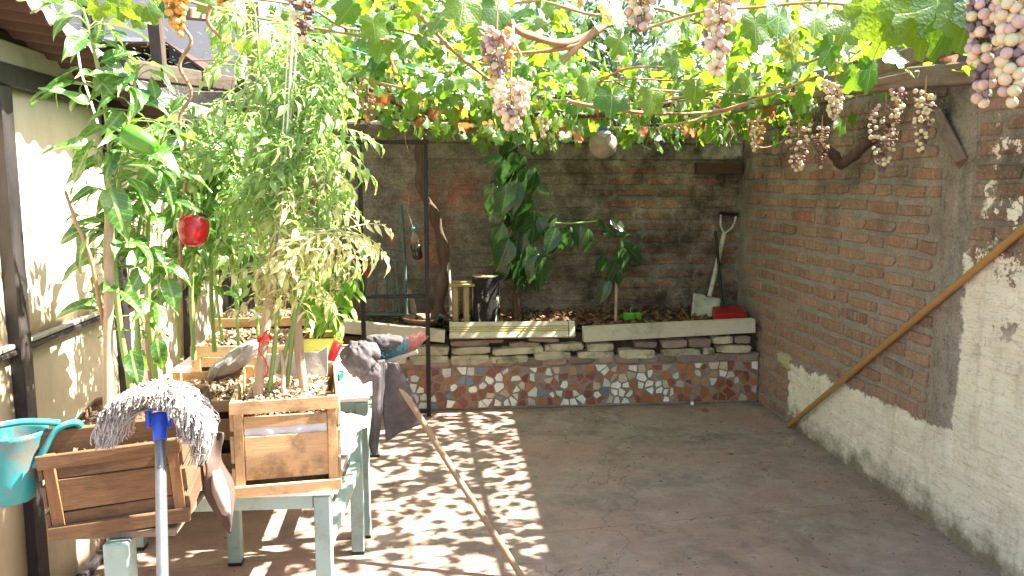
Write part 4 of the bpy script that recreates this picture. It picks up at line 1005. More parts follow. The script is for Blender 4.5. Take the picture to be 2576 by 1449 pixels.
# red tube leaning on the tin
a, b = at(826, 922, Y=3.33), at(852, 856, Y=3.35)
t = thing('red_tube', 'hollow red plastic tube propped on the paint tin', 'tube', a)
L = (b-a).length; Mq = (b-a).to_track_quat('Z', 'Y').to_matrix().to_4x4()
mb = MB(); mb.lathe([(.018, -.01), (.020, .0), (.019, .03), (.0215, .06), (.0215, L), (.0175, L), (.0175, .05)], 22, Mq, sx=1, sy=.9); tb = mb.build('tube_body', M['red'], t, True)
mb = MB(); mb.lathe([(.0218, L-.012), (.0222, L+.001), (.0170, L+.001), (.0170, L-.04)], 22, Mq, sx=1, sy=.9); mb.build('orange_mouth', M['orange'], tb, True)
mb = MB(); c0 = at(797, 893, Y=3.30); mb.tube([c0+V((0, 0, -.06)), c0+V((0, 0, -.01)), c0+V((.002, 0, .018))], [.018, .017, .015], 14, flat=.5)
tag(mb.build('orange_handle', M['orange']), 'short orange plastic handle poking up beside the red tube', 'handle')
# yellow tub
c = at(783, 910, Y=3.75)
M['yellow'] = surf('dirty_yellow_plastic', (.50, .48, .09), (.42, .40, .08), 8, .45, .12, 40, rand=0, dirt=(.30, .26, .10), damt=.5)
t = thing('yellow_tub', 'dirty yellow plastic tub on the rear table behind the red tube', 'tub', (c.x, 3.80, .614))
mb = MB(); w0, w1, d0, hh, th = .095, .108, .08, .175, .004
def rectring(w, d, z): return [(-w, -d, z), (w, -d, z), (w, d, z), (-w, d, z)]
vs_ = rectring(w0, d0, 0)+rectring(w1, d0+.012, hh)+rectring(w1-th, d0+.012-th, hh)+rectring(w0-th, d0-th, .006)
fs_ = [(3, 2, 1, 0), (12, 13, 14, 15)]
for k in range(3):
    for i in range(4): fs_.append((k*4+i, k*4+(i+1) % 4, (k+1)*4+(i+1) % 4, (k+1)*4+i))
mb.add(vs_, fs_); o = mb.build('tub_body', M['yellow'], t, True); b_ = o.modifiers.new('b', 'BEVEL'); b_.width = .008; b_.segments = 2
mb = MB()
for aa, bb in (((-w1-.008, -d0-.022, hh-.03), (w1+.008, -d0-.013, hh+.002)), ((-w1-.008, d0+.013, hh-.03), (w1+.008, d0+.022, hh+.002)), ((-w1-.008, -d0-.012, hh-.03), (-w1+.001, d0+.012, hh+.002)), ((w1-.001, -d0-.012, hh-.03), (w1+.008, d0+.012, hh+.002))): mb.box(aa, bb, .002)
mb.build('rim', M['yellow'], t, True)
mb = MB(); mb.grid(lambda u, v: (lerp(-.09, .09, u), lerp(-.075, .075, v), .15+.008*mnoise.noise(V((u*8, v*8, 2)))), 8, 8); mb.build('soil', M['soil'], t, True)

# crumpled white sheet on the table beside the tomato crate
M['paper'] = surf('white_sheet', (.80, .79, .77), (.74, .73, .71), 6, .8, .3, 30, rand=0)
def paper(u, v):
    a, b = V((-.40-.02*v, 2.70+.44*v, ZT+.02)), V((-.29+.035*v+.012*math.sin(v*9), 2.68+.44*v, ZT+.018))
    p = a.lerp(b, u); p.z += .03*(1-u)*v + .010 + .010*mnoise.noise(V((u*3, v*5, 3))) + .006*mnoise.noise(V((u*8, v*12, 8)))
    p.x += .015*mnoise.noise(V((v*6, 2, 2)))*u; return p
mb = MB(); mb.grid(paper, 16, 26, False); o = mb.build('crumpled_sheet', M['paper']); s_ = o.modifiers.new('s', 'SOLIDIFY'); s_.thickness = .002
tag(o, 'crumpled white sheet lying on the table right of the tomato crate', 'sheet')

# curled bark strip hanging between the two front crates
def barkf(u, v):
    cp = on_path(BPATH, v); w = (.020+.030*math.sin(math.pi*min(1, v*1.05))**1.2)*(1 if v < .95 else .5)
    tw = 1.3*math.sin(v*4.2); x = (u-.5)*2*w
    return cp + V((x*math.cos(tw), -abs(x)*.6*math.cos(v*5) + x*math.sin(tw)*.6, .006*mnoise.noise(V((u*4, v*9, 1)))))
BPATH = spline([at(548, 1085, Y=2.30), at(535, 1140, Y=2.27), at(536, 1200, Y=2.24), at(552, 1260, Y=2.22), at(580, 1338, Y=2.20)], 6)
M['bark_strip'] = surf('leathery_bark', (.10, .068, .055), (.055, .038, .03), 12, .8, .6, 40, (1, 1, .3), rand=0)
M['bark_pale'] = surf('pale_inner_bark', (.34, .27, .22), (.26, .20, .16), 12, .8, .4, 40, rand=0)
t = thing('bark_strip', 'curled strip of bark hanging between the dark and the pale front crates', 'bark', BPATH[-1])
mb = MB(); mb.grid(barkf, 8, 30); o = mb.build('outer_bark', M['bark_strip'], t); s_ = o.modifiers.new('s', 'SOLIDIFY'); s_.thickness = .006; s_.offset = -1
mb = MB(); mb.grid(lambda u, v: barkf(.25+.5*u, .42+.42*v)+V((.012, -.016, 0)), 5, 16); o = mb.build('inner_bark', M['bark_pale'], t); s_ = o.modifiers.new('s', 'SOLIDIFY'); s_.thickness = .003

# teal jug hooked over the dark crate
jc = at(38, 1262, Y=2.02)
t = thing('teal_jug', 'dirty teal plastic jug hung on the left edge of the dark crate', 'jug', (jc.x-.02, 2.03, jc.z))
def jw(an, z): return 1 + (.10*math.cos(an) if z > .12 else 0)
mb = MB(); mb.lathe([(.0, 0), (.050, .0), (.058, .006), (.066, .06), (.076, .12), (.082, .165), (.088, .178), (.085, .18), (.079, .168), (.073, .12), (.0, .03)], 30, wob=jw, sx=1.05, sy=.9); mb.build('jug_body', M['teal'], t, True)
mb = MB(); mb.tube(spline([(.075, -.01, .09), (.098, -.008, .13), (.128, 0, .178), (.165, .01, .192), (.172, .02, .178), (.15, .02, .165)], 6), [.016]*31, 10, flat=.55); mb.build('handle', M['teal'], t, True)
mb = MB(); mb.tube(spline([(-.11, .0, .175), (-.02, -.05, .20), (.06, -.02, .206), (.13, .01, .192)], 6), [.014]*19, 10, flat=.6); mb.build('lip', M['teal'], t, True)

# mop: handle down, head up against the dark crate
mh, mf = at(402, 1072, Y=1.93), V((-.50, 1.42, .0))
mf = at(409, 1449, Y=1.72); dd = (mf-mh).normalized(); mf = mh + dd*(mh.z/-dd.z)
t = thing('cotton_mop', 'upside-down cotton mop with blue socket and silver handle leaning on the dark crate', 'mop', (mf.x, mf.y, 0))
mb = MB(); mb.tube([mf+V((0, 0, .004)), mf.lerp(mh, .5), mh], .0125, 14); mb.build('handle', M['galv'], t)
up_ = (mh-mf).normalized(); Mq = Matrix.Translation(mh-up_*.022) @ up_.to_track_quat('Z', 'Y').to_matrix().to_4x4()
mb = MB(); mb.lathe([(.0128, -.016), (.0155, -.015), (.0165, .03), (.021, .044), (.021, .05), (.0, .051)], 20, Mq); so = mb.build('socket', M['blue'], t)
s0 = mh + up_*.03
mb = MB(); mb.box((-.030, -.014, -.030), (-.018, .010, .014), .003, Matrix.Translation(s0)); mb.box((.018, -.014, -.030), (.030, .010, .014), .003, Matrix.Translation(s0)); mb.box((-.034, -.018, .0141), (.034, .016, .020), .003, Matrix.Translation(s0)); mb.build('clamp', M['blue'], so)
M['mop'] = surf('grey_mop_cotton', (.56, .52, .46), (.36, .325, .29), 18, .95, .5, 200, rand=0, spec=.05)
r = random.Random(12); mb = MB()
for i in range(1900):
    ph = rad(r.uniform(-132, 132)); k = r.uniform(.5, 1.0)**.7; yy = r.uniform(-.055, .03)
    sx_, cz_ = math.sin(ph), math.cos(ph)
    R1, R2 = .124*k, .064*k
    p0 = s0 + V((sx_*.028, yy*.2, .016))
    p1 = s0 + V((sx_*R1*.42, yy*.7-.006, .018 + max(-.2, cz_)*R2*.62 + .010*abs(sx_)))
    e = s0 + V((sx_*R1, yy*1.15-.008-.02*max(0, cz_)*(1 if yy < 0 else -1), .014 + cz_*R2*(1 if cz_ > 0 else .6) - .03*abs(sx_)**3))
    p2 = p1.lerp(e, .6) + V((r.uniform(-.004, .004), r.uniform(-.004, .004), .010*abs(sx_) + r.uniform(-.003, .003)))
    tail_ = e + V((sx_*.006 + r.uniform(-.004, .004), (-.012 if yy < 0 else .008), -r.uniform(.006, .03)*(.4+abs(sx_))))
    pp = [q_ + V((r.uniform(-.0022, .0022), r.uniform(-.0022, .0022), r.uniform(-.0022, .0022))) for q_ in spline([p0, p1, p2, e, tail_], 4)]
    mb.tube(pp, [.0019*r.uniform(.8, 1.2) for _ in pp], 3, False)
for i in range(45):                                      # a longer tail on the right
    x = r.uniform(.075, .115); y = r.uniform(-.03, .03)
    mb.tube(spline([s0+V((x-.02, y, 0)), s0+V((x, y, -.04)), s0+V((x-.004+r.uniform(-.008, .01), y, -.09)), s0+V((x-.012+r.uniform(-.014, .01), y+r.uniform(-.01, .01), r.uniform(-.135, -.08)))], 3), .002, 3, False)
o = mb.build('cotton_strands', M['mop'], t); o['kind'] = 'stuff'

# broom, head up, with a rag over it
b0 = at(1312, 1449, Z=.012); b1 = at(962, 905, Y=3.30)
t = thing('broom', 'upside-down broom with blue and red bristles leaning on the table corner', 'broom', (b0.x, b0.y, 0))
ax = (b1-b0).normalized(); L = (b1-b0).length
mb = MB(); mb.tube([(0, 0, 0), (.004, 0, L*.4), (0, .002, L*.75), (0, 0, L)], [.0125, .013, .0125, .0125], 12)
o = mb.build('handle', M['broom_wood'], t, True); o.location = V(b0)-V(t.location); o.rotation_euler = ax.to_track_quat('Z', 'Y').to_euler()
h0, h1 = at(935, 918, Y=3.26), at(1048, 880, Y=3.31); hd = (h1-h0).normalized(); hn = V((-hd.z*.9, -.25, hd.x)).normalized(); hn = (hn-hd*hn.dot(hd)).normalized(); hb = hd.cross(hn)
Mh = Matrix(((hd.x, hb.x, hn.x, 0), (hd.y, hb.y, hn.y, 0), (hd.z, hb.z, hn.z, 0), (0, 0, 0, 1))); HL = (h1-h0).length
mb = MB(); mb.box((-.03, -.025, -.010), (HL, .025, .010), .006, Matrix.Translation(h0) @ Mh); bh = mb.build('head', M['fascia'], t)
mb = MB(); mb.tube([b1, b1+ax*.05], [.016, .018], 12); mb.build('ferrule', M['white_plastic'], t)
M['br_blue'] = surf('blue_bristle', (.13, .27, .31), (.09, .20, .24), 40, .6, 0, rand=0); M['br_red'] = surf('red_bristle', (.48, .23, .20), (.38, .16, .14), 40, .6, 0, rand=0)
for nm, ma, u0, u1 in (('blue_bristles', M['br_blue'], -.1, .76), ('red_bristles', M['br_red'], .74, 1.0)):
    mb = MB()
    for i in range(int(900*(u1-u0))):
        u = r.uniform(u0, u1); w = r.uniform(-.02, .02)
        p = h0 + hd*(HL*u) + hb*w + hn*.01
        fl = (u-.45)*.09+r.uniform(-.012, .012)
        q = p + hn*(r.uniform(.030, .048)*(1.15 if u > .7 else 1)) + hd*fl + hb*(w*1.2+r.uniform(-.006, .006))
        mb.tube([p, p.lerp(q, .55)+hd*r.uniform(-.003, .003), q], [.0012, .0011, .0008], 3, False)
    o = mb.build(nm, ma, bh); o['kind'] = 'stuff'
# rag: a bunched fold over the broom head and two hanging tails
def blob(c, R, s, seed):
    vs, nu, nv = [], 56, 34
    def f(u, v):
        an, ph = 2*math.pi*u, math.pi*v; d = V((math.sin(ph)*math.cos(an)*s[0], math.sin(ph)*math.sin(an)*s[1], math.cos(ph)*s[2]))
        k = 1 + .24*mnoise.noise(V((d.x*1.6+seed, d.y*1.6, d.z*1.6))) - .26*abs(mnoise.noise(V((d.x*2.6+d.z*1.2+seed, d.y*2.4, d.z*1.2-d.x)))) - .05*abs(mnoise.noise(V((d.x*6+seed+d.z*3, d.y*6, d.z*3))))
        return c + d*R*k
    return f, nu, nv
t = thing('grey_rag', 'dark grey rag bunched over the broom head, two tails hanging down', 'rag', at(950, 960, Y=3.25))
mb = MB()
for (x, y, R, s, sd2, Y) in ((908, 890, .075, (1.05, .7, .85), 2, 3.20), (905, 905, .066, (1, .7, 1.0), 5, 3.17), (965, 858, .06, (1.35, .6, .55), 7, 3.26), (930, 935, .05, (1.0, .7, 1.0), 9, 3.19)):
    f, nu, nv = blob(at(x, y, Y=Y), R, s, sd2); mb.grid(f, nu, nv)
mb.build('bunched_fold', M['cloth'], t)
def tail(L, Rr, Y, folds, seed, amp):
    def f(u, v):
        a, b = on_path(L, v), on_path(Rr, v); p = a.lerp(b, u)
        p.y += amp*math.sin(u*folds*math.pi+seed+v*.8)*(.4+.6*v) + .006*mnoise.noise(V((u*5, v*6, seed))); return p
    return f
Pp = lambda pts, Y: [at(x, y, Y=Y) for x, y in pts]
mb = MB(); mb.grid(tail(spline(Pp([(930, 905), (935, 960), (936, 1010), (934, 1070), (930, 1120), (938, 1142)], 3.20), 3), spline(Pp([(968, 905), (968, 960), (962, 1010), (958, 1070), (952, 1120), (944, 1144)], 3.20), 3), 3.2, 2.2, 1, .014), 12, 30)
o = mb.build('narrow_tail', M['cloth'], t); s_ = o.modifiers.new('s', 'SOLIDIFY'); s_.thickness = .005
mb = MB(); mb.grid(tail(spline(Pp([(960, 912), (962, 960), (962, 1010), (966, 1060), (972, 1108)], 3.235), 3), spline(Pp([(1000, 912), (1018, 945), (1036, 985), (1050, 1025), (1060, 1062)], 3.235), 3), 3.2, 2.6, 4, .012), 22, 24)
o = mb.build('wide_tail', M['cloth'], t); s_ = o.modifiers.new('s', 'SOLIDIFY'); s_.thickness = .005
# ================================================================ leaf shapes
def blade_leaf(w, fold=.15, droop=.35, wave=.03, tipp=1.6, nl=8, seed=0, basep=.55, notch=0):
    """simple leaf, base at the origin, tip at +Y = 1"""
    r = random.Random(seed); vs, fs = [], []
    ph = r.uniform(0, 6)
    for i in range(nl+1):
        t = i/nl; ww = w*(math.sin(math.pi*t**basep)**(1/1.15))*(1-t**(3*tipp))**.5 if 0 < t < 1 else .004
        y = math.sin(droop*t*1.5)/(droop*1.5); zc = -(1-math.cos(droop*t*1.5))/(droop*1.5)
        for k, u in enumerate((-1, -.5, 0, .5, 1)):
            x = u*ww*(1 - (r.uniform(0, notch) if abs(u) == 1 else 0))
            vs.append((x, y, zc + fold*abs(x) + wave*math.sin(ph+t*9+u*2)*abs(u)))
    for i in range(nl):
        for k in range(4): fs.append((i*5+k, i*5+k+1, (i+1)*5+k+1, (i+1)*5+k))
    lc = [(v[0], i//5/nl, 0) for i, v in enumerate(vs)]
    return vs, fs, lc
def grape_leaf(seed, n=32):
    r = random.Random(seed); ctl = [(0, 1.0), (27, .70), (50, .93), (84, .62), (118, .76), (160, .50), (176, .16), (180, .05)]
    out = []
    for s in (1, -1):
        half = []
        m = n//2
        for k in range(m+1):
            a = 180*k/m
            for (a0, r0), (a1, r1) in zip(ctl[:-1], ctl[1:]):
                if a0 <= a <= a1: rr = lerp(r0, r1, (a-a0)/(a1-a0)); break
            rr *= 1 + (.075 if k % 2 else -.06) + r.uniform(-.05, .05)
            half.append((s*a, rr))
        out += half if s == 1 else half[1:-1][::-1]
    cup = r.uniform(.05, .30); fl = r.uniform(-.12, .12); ph = r.uniform(0, 6)
    def pt(a, q): x, y = q*math.sin(rad(a)), q*math.cos(rad(a)); return (x, y, -cup*q*q + fl*x + .07*math.sin(3*rad(a)+ph)*q + .05*math.cos(2*rad(a))*q)
    m = len(out); vs = [(0, 0, 0)] + [pt(a, q*.55) for a, q in out] + [pt(a, q) for a, q in out]
    fs = [(0, 1+(k+1) % m, 1+k) for k in range(m)] + [(1+k, 1+(k+1) % m, 1+m+(k+1) % m, 1+m+k) for k in range(m)]
    return vs, fs, [(x, y, 0) for x, y, z in vs]
def tomato_leaf(seed):
    r = random.Random(seed); mb = MB(); path = []
    dr = r.uniform(.5, 1.1)
    for i in range(9):
        t = i/8; path.append(V((.04*math.sin(t*3+seed), math.sin(dr*t*1.4)/(dr*1.4), -(1-math.cos(dr*t*1.4))/(dr*1.4))))
    mb.tube(path, [.016*(1-.6*i/8) for i in range(9)], 4, False)
    spots = [(1.0, 0, .34)]
    for t, L in ((.38, .26), (.58, .32), (.80, .32)):
        for s in (-1, 1): spots.append((t+r.uniform(-.04, .04), s, L*r.uniform(.8, 1.1)))
    for t, s, L in spots:
        p = on_path(path, t); d = (on_path(path, min(1, t+.05))-on_path(path, t-.08)).normalized()
        side = V((s, 0, 0)); dr_ = (d*(.45 if s else 1) + side*.95 + V((0, 0, r.uniform(-.5, .15)))).normalized()
        vs, fs, lc = blade_leaf(.19, r.uniform(.1, .5), r.uniform(.2, .9), .05, 1.2, 5, r.randint(0, 999), .62, .3)
        mb.add(vs, fs, True, 0, frame(p, dr_, V((r.uniform(-.3, .3), r.uniform(-.2, .2), 1)), L), lc)
    return mb
def meshes(fn, mat, n, name='leaf'):
    out = []
    for k in range(n):
        q = fn(k)
        if isinstance(q, MB): out.append(q.mesh(name, mat)); continue
        mb = MB(); mb.add(q[0], q[1], True, 0, None, q[2]); out.append(mb.mesh(name, mat))
    return out
PEP = meshes(lambda k: blade_leaf([.17, .20, .15, .19, .17, .21][k], [.3, .15, .45, .2, .1, .35][k], [.3, .6, .9, .2, 1.2, .5][k], .04, 1.1, 9, k, .62, .06), M['pepper_leaf'], 6)
RUB = meshes(lambda k: blade_leaf([.23, .25, .21, .24][k], [.18, .3, .1, .25][k], [.15, .35, .6, .25][k], .012, 2.2, 9, k+20, .72), M['rubber_leaf'], 4)
BAS = meshes(lambda k: blade_leaf([.30, .27, .33][k], [.25, .4, .2][k], [.4, .8, .6][k], .03, 1.3, 7, k+40, .62, .08), M['basil_leaf'], 3)
TOM = meshes(lambda k: tomato_leaf(k), M['tomato_leaf'], 8)
TOMP = meshes(lambda k: tomato_leaf(k+30), M['pale_leaf'], 4)
GRP = meshes(grape_leaf, M['grape_leaf'], 8)
DRY = meshes(grape_leaf, M['dry_leaf'], 3)

def rdir(r, z0, z1, toward=None, amt=0):
    a = r.uniform(0, 2*math.pi); z = r.uniform(z0, z1); d = V((math.cos(a), math.sin(a), z))
    if toward is not None: d += V(toward)*amt
    return d.normalized()

# ================================================================ herbs and vegetables
def stems(plant, paths, mat, r0=.009, r1=.004, name='stem', n=7):
    out = []
    for p in paths:
        pts = spline([at(x, y, Y=Y) for x, y, Y in p], 6)
        k = len(pts); mb = MB(); mb.tube(pts, [lerp(r0, r1, i/(k-1))*(1+.12*math.sin(i*2.3)) for i in range(k)], n); mb.build(name, mat, plant); out.append(pts)
    return out
def foliage(plant, paths, shapes, n, size, seed, t0=.15, z=(-.7, .25), petiole=.05, mat=M['green_stem'], toward=(0, -.3, 0), pick=None, flat=.8, bias=None, clear=None):
    r = random.Random(seed); pm = MB()
    for i in range(n):
        path = r.choice(paths); t = r.uniform(t0, 1); t = t if bias is None else t0+(1-t0)*r.random()**bias
        p = on_path(path, t); d = rdir(r, z[0], z[1], toward, 1)
        pl_ = petiole*r.uniform(.6, 1.5); q = p + V((d.x, d.y, abs(d.z)*.3+.25))*pl_
        if clear is not None:                          # no leaf grows right in front of the fruit
            w_ = clear-CAM; u_ = (q+d*.05-CAM); k_ = u_.dot(w_)/w_.length_squared
            if k_ < 1 and (u_-w_*k_).length < .075: continue
        nrm_ = V((r.uniform(-.5, .5)+.55, r.uniform(-.7, .2), flat)); s = r.uniform(*size)*(1-.35*max(0, t-.75))
        sh_ = pick(r, q) if pick else r.choice(shapes)
        obj_from(sh_, 'leaf', plant, frame(q, d, nrm_, s, s*r.uniform(.8, 1.15)))
        pm.tube([p, p.lerp(q, .5)+V((0, 0, .008)), q], .0018, 4, False)
    if pm.v: pm.build('petioles', mat, plant)['kind'] = 'stuff'
def hand_leaf(plant, shapes, bx, by, tx, ty, Y, dy, nrm_, k=0, sx=1.0):
    p, q = at(bx, by, Y=Y), at(tx, ty, Y=Y+dy); L = min((q-p).length, .24)
    return obj_from(shapes[k % len(shapes)], 'leaf', plant, frame(p, q-p, V(nrm_), L, L*sx))
def bell(plant, c, R, h, mat, axis, name, label, seed=0):
    prof = [(.10, .06), (.32, .0), (.62, .0), (.88, .09), (1, .25), (.97, .45), (.84, .70), (.62, .90), (.36, .985), (.12, .97), (.02, .96)]
    def wb(an, z): return 1 + .17*abs(math.cos(1.5*an+seed))**.7*(.7+.3*z/h) - .12 + .07*math.cos(2*an+z*9)
    q = V(axis).to_track_quat('Z', 'Y').to_matrix().to_4x4(); Mx = Matrix.Translation(c) @ q
    mb = MB(); mb.lathe([(a*R, b*h) for a, b in prof], 30, Mx, wob=wb); o = mb.build(name, mat, plant); o['label'] = label
    mb = MB(); mb.tube([Mx @ V((0, 0, .03*h)), Mx @ V((0, 0, -.12*h)), Mx @ V((.25*R, 0, -.4*h))], [.009, .004, .004], 8); mb.build('fruit_stalk', M['green_stem'], o)
M['pepper_green'] = surf('green_pepper_skin', (.05, .20, .012), (.08, .26, .018), 12, .3, .05, 20, rand=0, spec=.6)
M['pepper_red'] = surf('red_pepper_skin', (.42, .010, .010), (.34, .008, .010), 9, .26, .05, 20, rand=0, spec=.6)

p1 = thing('pepper_plant', 'tall sweet pepper plant with one green pepper at the far left', 'pepper plant', at(290, 1055, Y=2.24))
P1 = stems(p1, [[(288, 1062, 2.24), (272, 850, 2.24), (268, 600, 2.26), (276, 400, 2.28), (262, 250, 2.28), (235, 120, 2.28), (208, 20, 2.28)],
                [(330, 985, 2.30), (300, 800, 2.30), (287, 600, 2.30), (305, 420, 2.32), (332, 250, 2.34), (350, 160, 2.34)],
                [(392, 965, 2.42), (372, 700, 2.42), (380, 460, 2.44), (420, 320, 2.44)],
                [(352, 970, 2.36), (345, 760, 2.38), (352, 560, 2.40), (400, 430, 2.42)]], M['green_stem'])
stems(p1, [[(276, 900, 2.25), (250, 760, 2.22), (225, 640, 2.2), (190, 555, 2.2), (164, 480, 2.2)]], M['cane'], .006, .004, 'bare_stem')
for i, a in enumerate([(225, 262, 104, 200, 2.2, -.06, (0, -.6, .8)), (255, 158, 336, 103, 2.28, 0, (.2, -.7, .6)), (330, 255, 430, 232, 2.3, -.05, (.1, -.5, .9)), (236, 350, 156, 482, 2.2, -.03, (-.6, -.7, .2)),
                       (250, 380, 222, 462, 2.22, 0, (-.3, -.9, .2)), (275, 470, 330, 606, 2.24, -.05, (.4, -.8, .3)), (215, 585, 178, 690, 2.2, 0, (-.5, -.8, .3)), (370, 370, 470, 412, 2.3, -.05, (.2, -.5, .8)),
                       (400, 430, 470, 530, 2.32, -.03, (.4, -.6, .5)), (330, 880, 352, 985, 2.28, -.05, (.2, -.9, .2)), (395, 850, 412, 950, 2.35, -.06, (.3, -.9, .3)), (392, 250, 380, 180, 2.3, 0, (.3, -.8, .3)),
                       (240, 110, 262, 40, 2.28, 0, (.5, -.7, .3)), (240, 230, 300, 150, 2.26, 0, (.3, -.8, .4)), (300, 320, 250, 260, 2.26, 0, (-.2, -.7, .5)), (285, 240, 240, 190, 2.26, 0, (-.3, -.7, .5)),
                       (360, 880, 330, 970, 2.3, -.02, (-.2, -.9, .2)), (420, 700, 452, 790, 2.4, -.05, (.3, -.8, .4)), (430, 280, 470, 230, 2.36, 0, (.3, -.7, .5))]): hand_leaf(p1, PEP, *a, k=i, sx=1.15)
foliage(p1, P1, PEP, 170, (.07, .14), 31, .12, (-.8, .3), bias=.7, clear=at(487, 573, Y=2.52))
bell(p1, at(312, 335, Y=2.22), .036, .095, M['pepper_green'], (.72, -.1, -.35), 'pepper_fruit', 'glossy green bell pepper')

p2 = thing('pepper_plant', 'sweet pepper plant with one ripe red pepper, between crates', 'pepper plant', at(490, 905, Y=2.86))
P2 = stems(p2, [[(488, 905, 2.86), (482, 700, 2.86), (496, 520, 2.88), (502, 360, 2.9), (470, 265, 2.9)], [(540, 885, 2.95), (530, 680, 2.95), (546, 470, 2.98), (575, 330, 3.0)],
                [(455, 905, 2.9), (440, 700, 2.92), (445, 500, 2.94), (430, 360, 2.96)], [(620, 735, 2.96), (560, 560, 3.0), (520, 420, 3.0)]], M['green_stem'])
foliage(p2, P2, PEP, 230, (.08, .15), 33, .22, (-.8, .3), clear=at(487, 573, Y=2.52))
bell(p2, at(486, 545, Y=2.52), .044, .092, M['pepper_red'], (.05, -.25, -1), 'pepper_fruit', 'ripe glossy red bell pepper', 1)

t1 = thing('tomato_plant', 'tall tomato plant tied to stakes in the pale pine crate', 'tomato plant', at(690, 960, Y=2.62))
T1 = stems(t1, [[(678, 985, 2.60), (700, 760, 2.62), (690, 560, 2.64), (682, 400, 2.64), (662, 250, 2.64), (650, 130, 2.64), (640, 10, 2.64)],
                [(720, 985, 2.62), (748, 700, 2.62), (738, 450, 2.62), (760, 300, 2.64), (785, 210, 2.64)],
                [(700, 940, 2.62), (790, 640, 2.64), (800, 500, 2.66), (795, 380, 2.66)], [(740, 700, 2.62), (800, 620, 2.58), (850, 580, 2.58), (880, 610, 2.58)],
                [(690, 560, 2.64), (610, 430, 2.66), (560, 330, 2.68)], [(700, 330, 2.64), (770, 200, 2.66), (740, 100, 2.66)], [(735, 520, 2.62), (780, 430, 2.6), (805, 330, 2.6)]], M['green_stem'], .008, .003)
def pick_t(r, q):
    k = (q.x+.52)*1.6 + (1.42-q.z)*1.5  # yellowed low-right leaves, raised in number to paint in overexposed sun
    return r.choice(TOMP) if r.random() < smooth(-.05, .5, k) else r.choice(TOM)
foliage(t1, T1, TOM, 285, (.11, .20), 41, .16, (-.6, .35), .03, pick=pick_t)
foliage(t1, T1[:2]+[T1[5]], TOM, 60, (.10, .17), 47, .55, (-.5, .5), .03)
hand_leaf(t1, PEP, 905, 615, 922, 668, 2.58, -.02, (.4, -.8, .3), 0)
t2 = thing('tomato_plant', 'fine-leaved tomato plant growing behind the red pepper', 'tomato plant', at(600, 870, Y=3.30))
T2 = stems(t2, [[(600, 870, 3.30), (590, 640, 3.32), (600, 470, 3.34), (575, 330, 3.36), (560, 270, 3.36)], [(650, 860, 3.3), (640, 600, 3.34), (650, 420, 3.36), (690, 300, 3.36)], [(560, 860, 3.4), (540, 640, 3.4), (600, 500, 3.42), (760, 420, 3.3)], [(680, 820, 3.4), (760, 560, 3.35), (785, 420, 3.35), (790, 350, 3.35)]], M['green_stem'], .007, .003)
foliage(t2, T2, TOM, 180, (.13, .21), 43, .25, (-.6, .35), .03)

g1 = thing('bushy_herb', 'bright green bushy herb with pale flower spikes growing from the yellow tub', 'herb', (at(800, 850, Y=3.80).x, 3.80, .77))
G1 = stems(g1, [[(800, 862, 3.80), (815, 790, 3.76), (845, 720, 3.72), (872, 660, 3.7)], [(790, 860, 3.82), (820, 780, 3.78), (870, 740, 3.72), (895, 700, 3.7)], [(805, 862, 3.8), (830, 800, 3.72), (850, 770, 3.66)], [(795, 862, 3.84), (790, 760, 3.84), (800, 680, 3.84)]], M['green_stem'], .006, .003)
foliage(g1, G1, BAS, 110, (.07, .12), 51, .3, (-1.3, -.1), .03)
r = random.Random(6)
for (x, y0, y1) in ((876, 588, 715), (852, 640, 740), (835, 690, 780)):
    mb = MB()
    for i in range(90):
        t_ = r.random(); c = at(x+2*math.sin(t_*6), lerp(y0, y1, t_), Y=3.62); an = r.uniform(0, 6.3); s = r.uniform(.005, .009)
        mb.lathe([(0, -s), (s*.8, 0), (0, s)], 5, Matrix.Translation(c+V((math.cos(an)*.008, math.sin(an)*.008, 0))), False)
    mb.build('flower_spike', M['pale_leaf'], g1)
# stakes and ties
def rod(name, label, cat, pts, rr, mat, n=8, group=None):
    mb = MB(); mb.tube(pts, rr, n); return tag(mb.build(name, mat), label, cat, group)
def stake(label, a, b, Ya, Yb, r0, r1=None, ext=.05):
    p, q = at(*a, Y=Ya), at(*b, Y=Yb); p = p + (p-q).normalized()*ext; r1 = r1 or r0*.9; mb = MB()
    L = (q-p).length; mb.tube([(0, 0, 0), (.003, 0, L*.35), (-.003, .002, L*.7), (0, 0, L)], [r0, r0*1.03, r0*.98, r1], 9)
    o = mb.build('wooden_stake', M['tan_wood_z']); o.location = p; o.rotation_euler = (q-p).to_track_quat('Z', 'Y').to_euler(); return tag(o, label, 'stake')
stake('thick stake with red ribbon, left of the two in the tomato crate', (648, 1000), (716, 420), 2.58, 2.66, .0155)
stake('thick pale stake, right of the two in the tomato crate', (766, 985), (728, 640), 2.60, 2.66, .0145)
stake('thin cane between the two thick stakes in the tomato crate', (716, 988), (706, 880), 2.58, 2.62, .007)
stake('weathered stake beside the green pepper plant in the dark crate', (272, 1058), (276, 540), 2.20, 2.24, .0125)
stake('broken short stake standing among the pepper stems', (385, 1000), (372, 780), 2.62, 2.62, .012)
t = thing('red_ribbon', 'red ribbon knotted round the left thick stake', 'ribbon', at(660, 850, Y=2.58))
M['ribbon'] = surf('red_ribbon_cloth', (.70, .03, .02), (.6, .02, .02), 20, .6, .1, 60, rand=0)
mb = MB(); c = at(664, 850, Y=2.60)
for k in range(3): mb.tube([c+V((.021*math.cos(a*.7), .021*math.sin(a*.7), .006*k-.008+.004*math.sin(a))) for a in range(10)], .0035, 5, flat=.6)
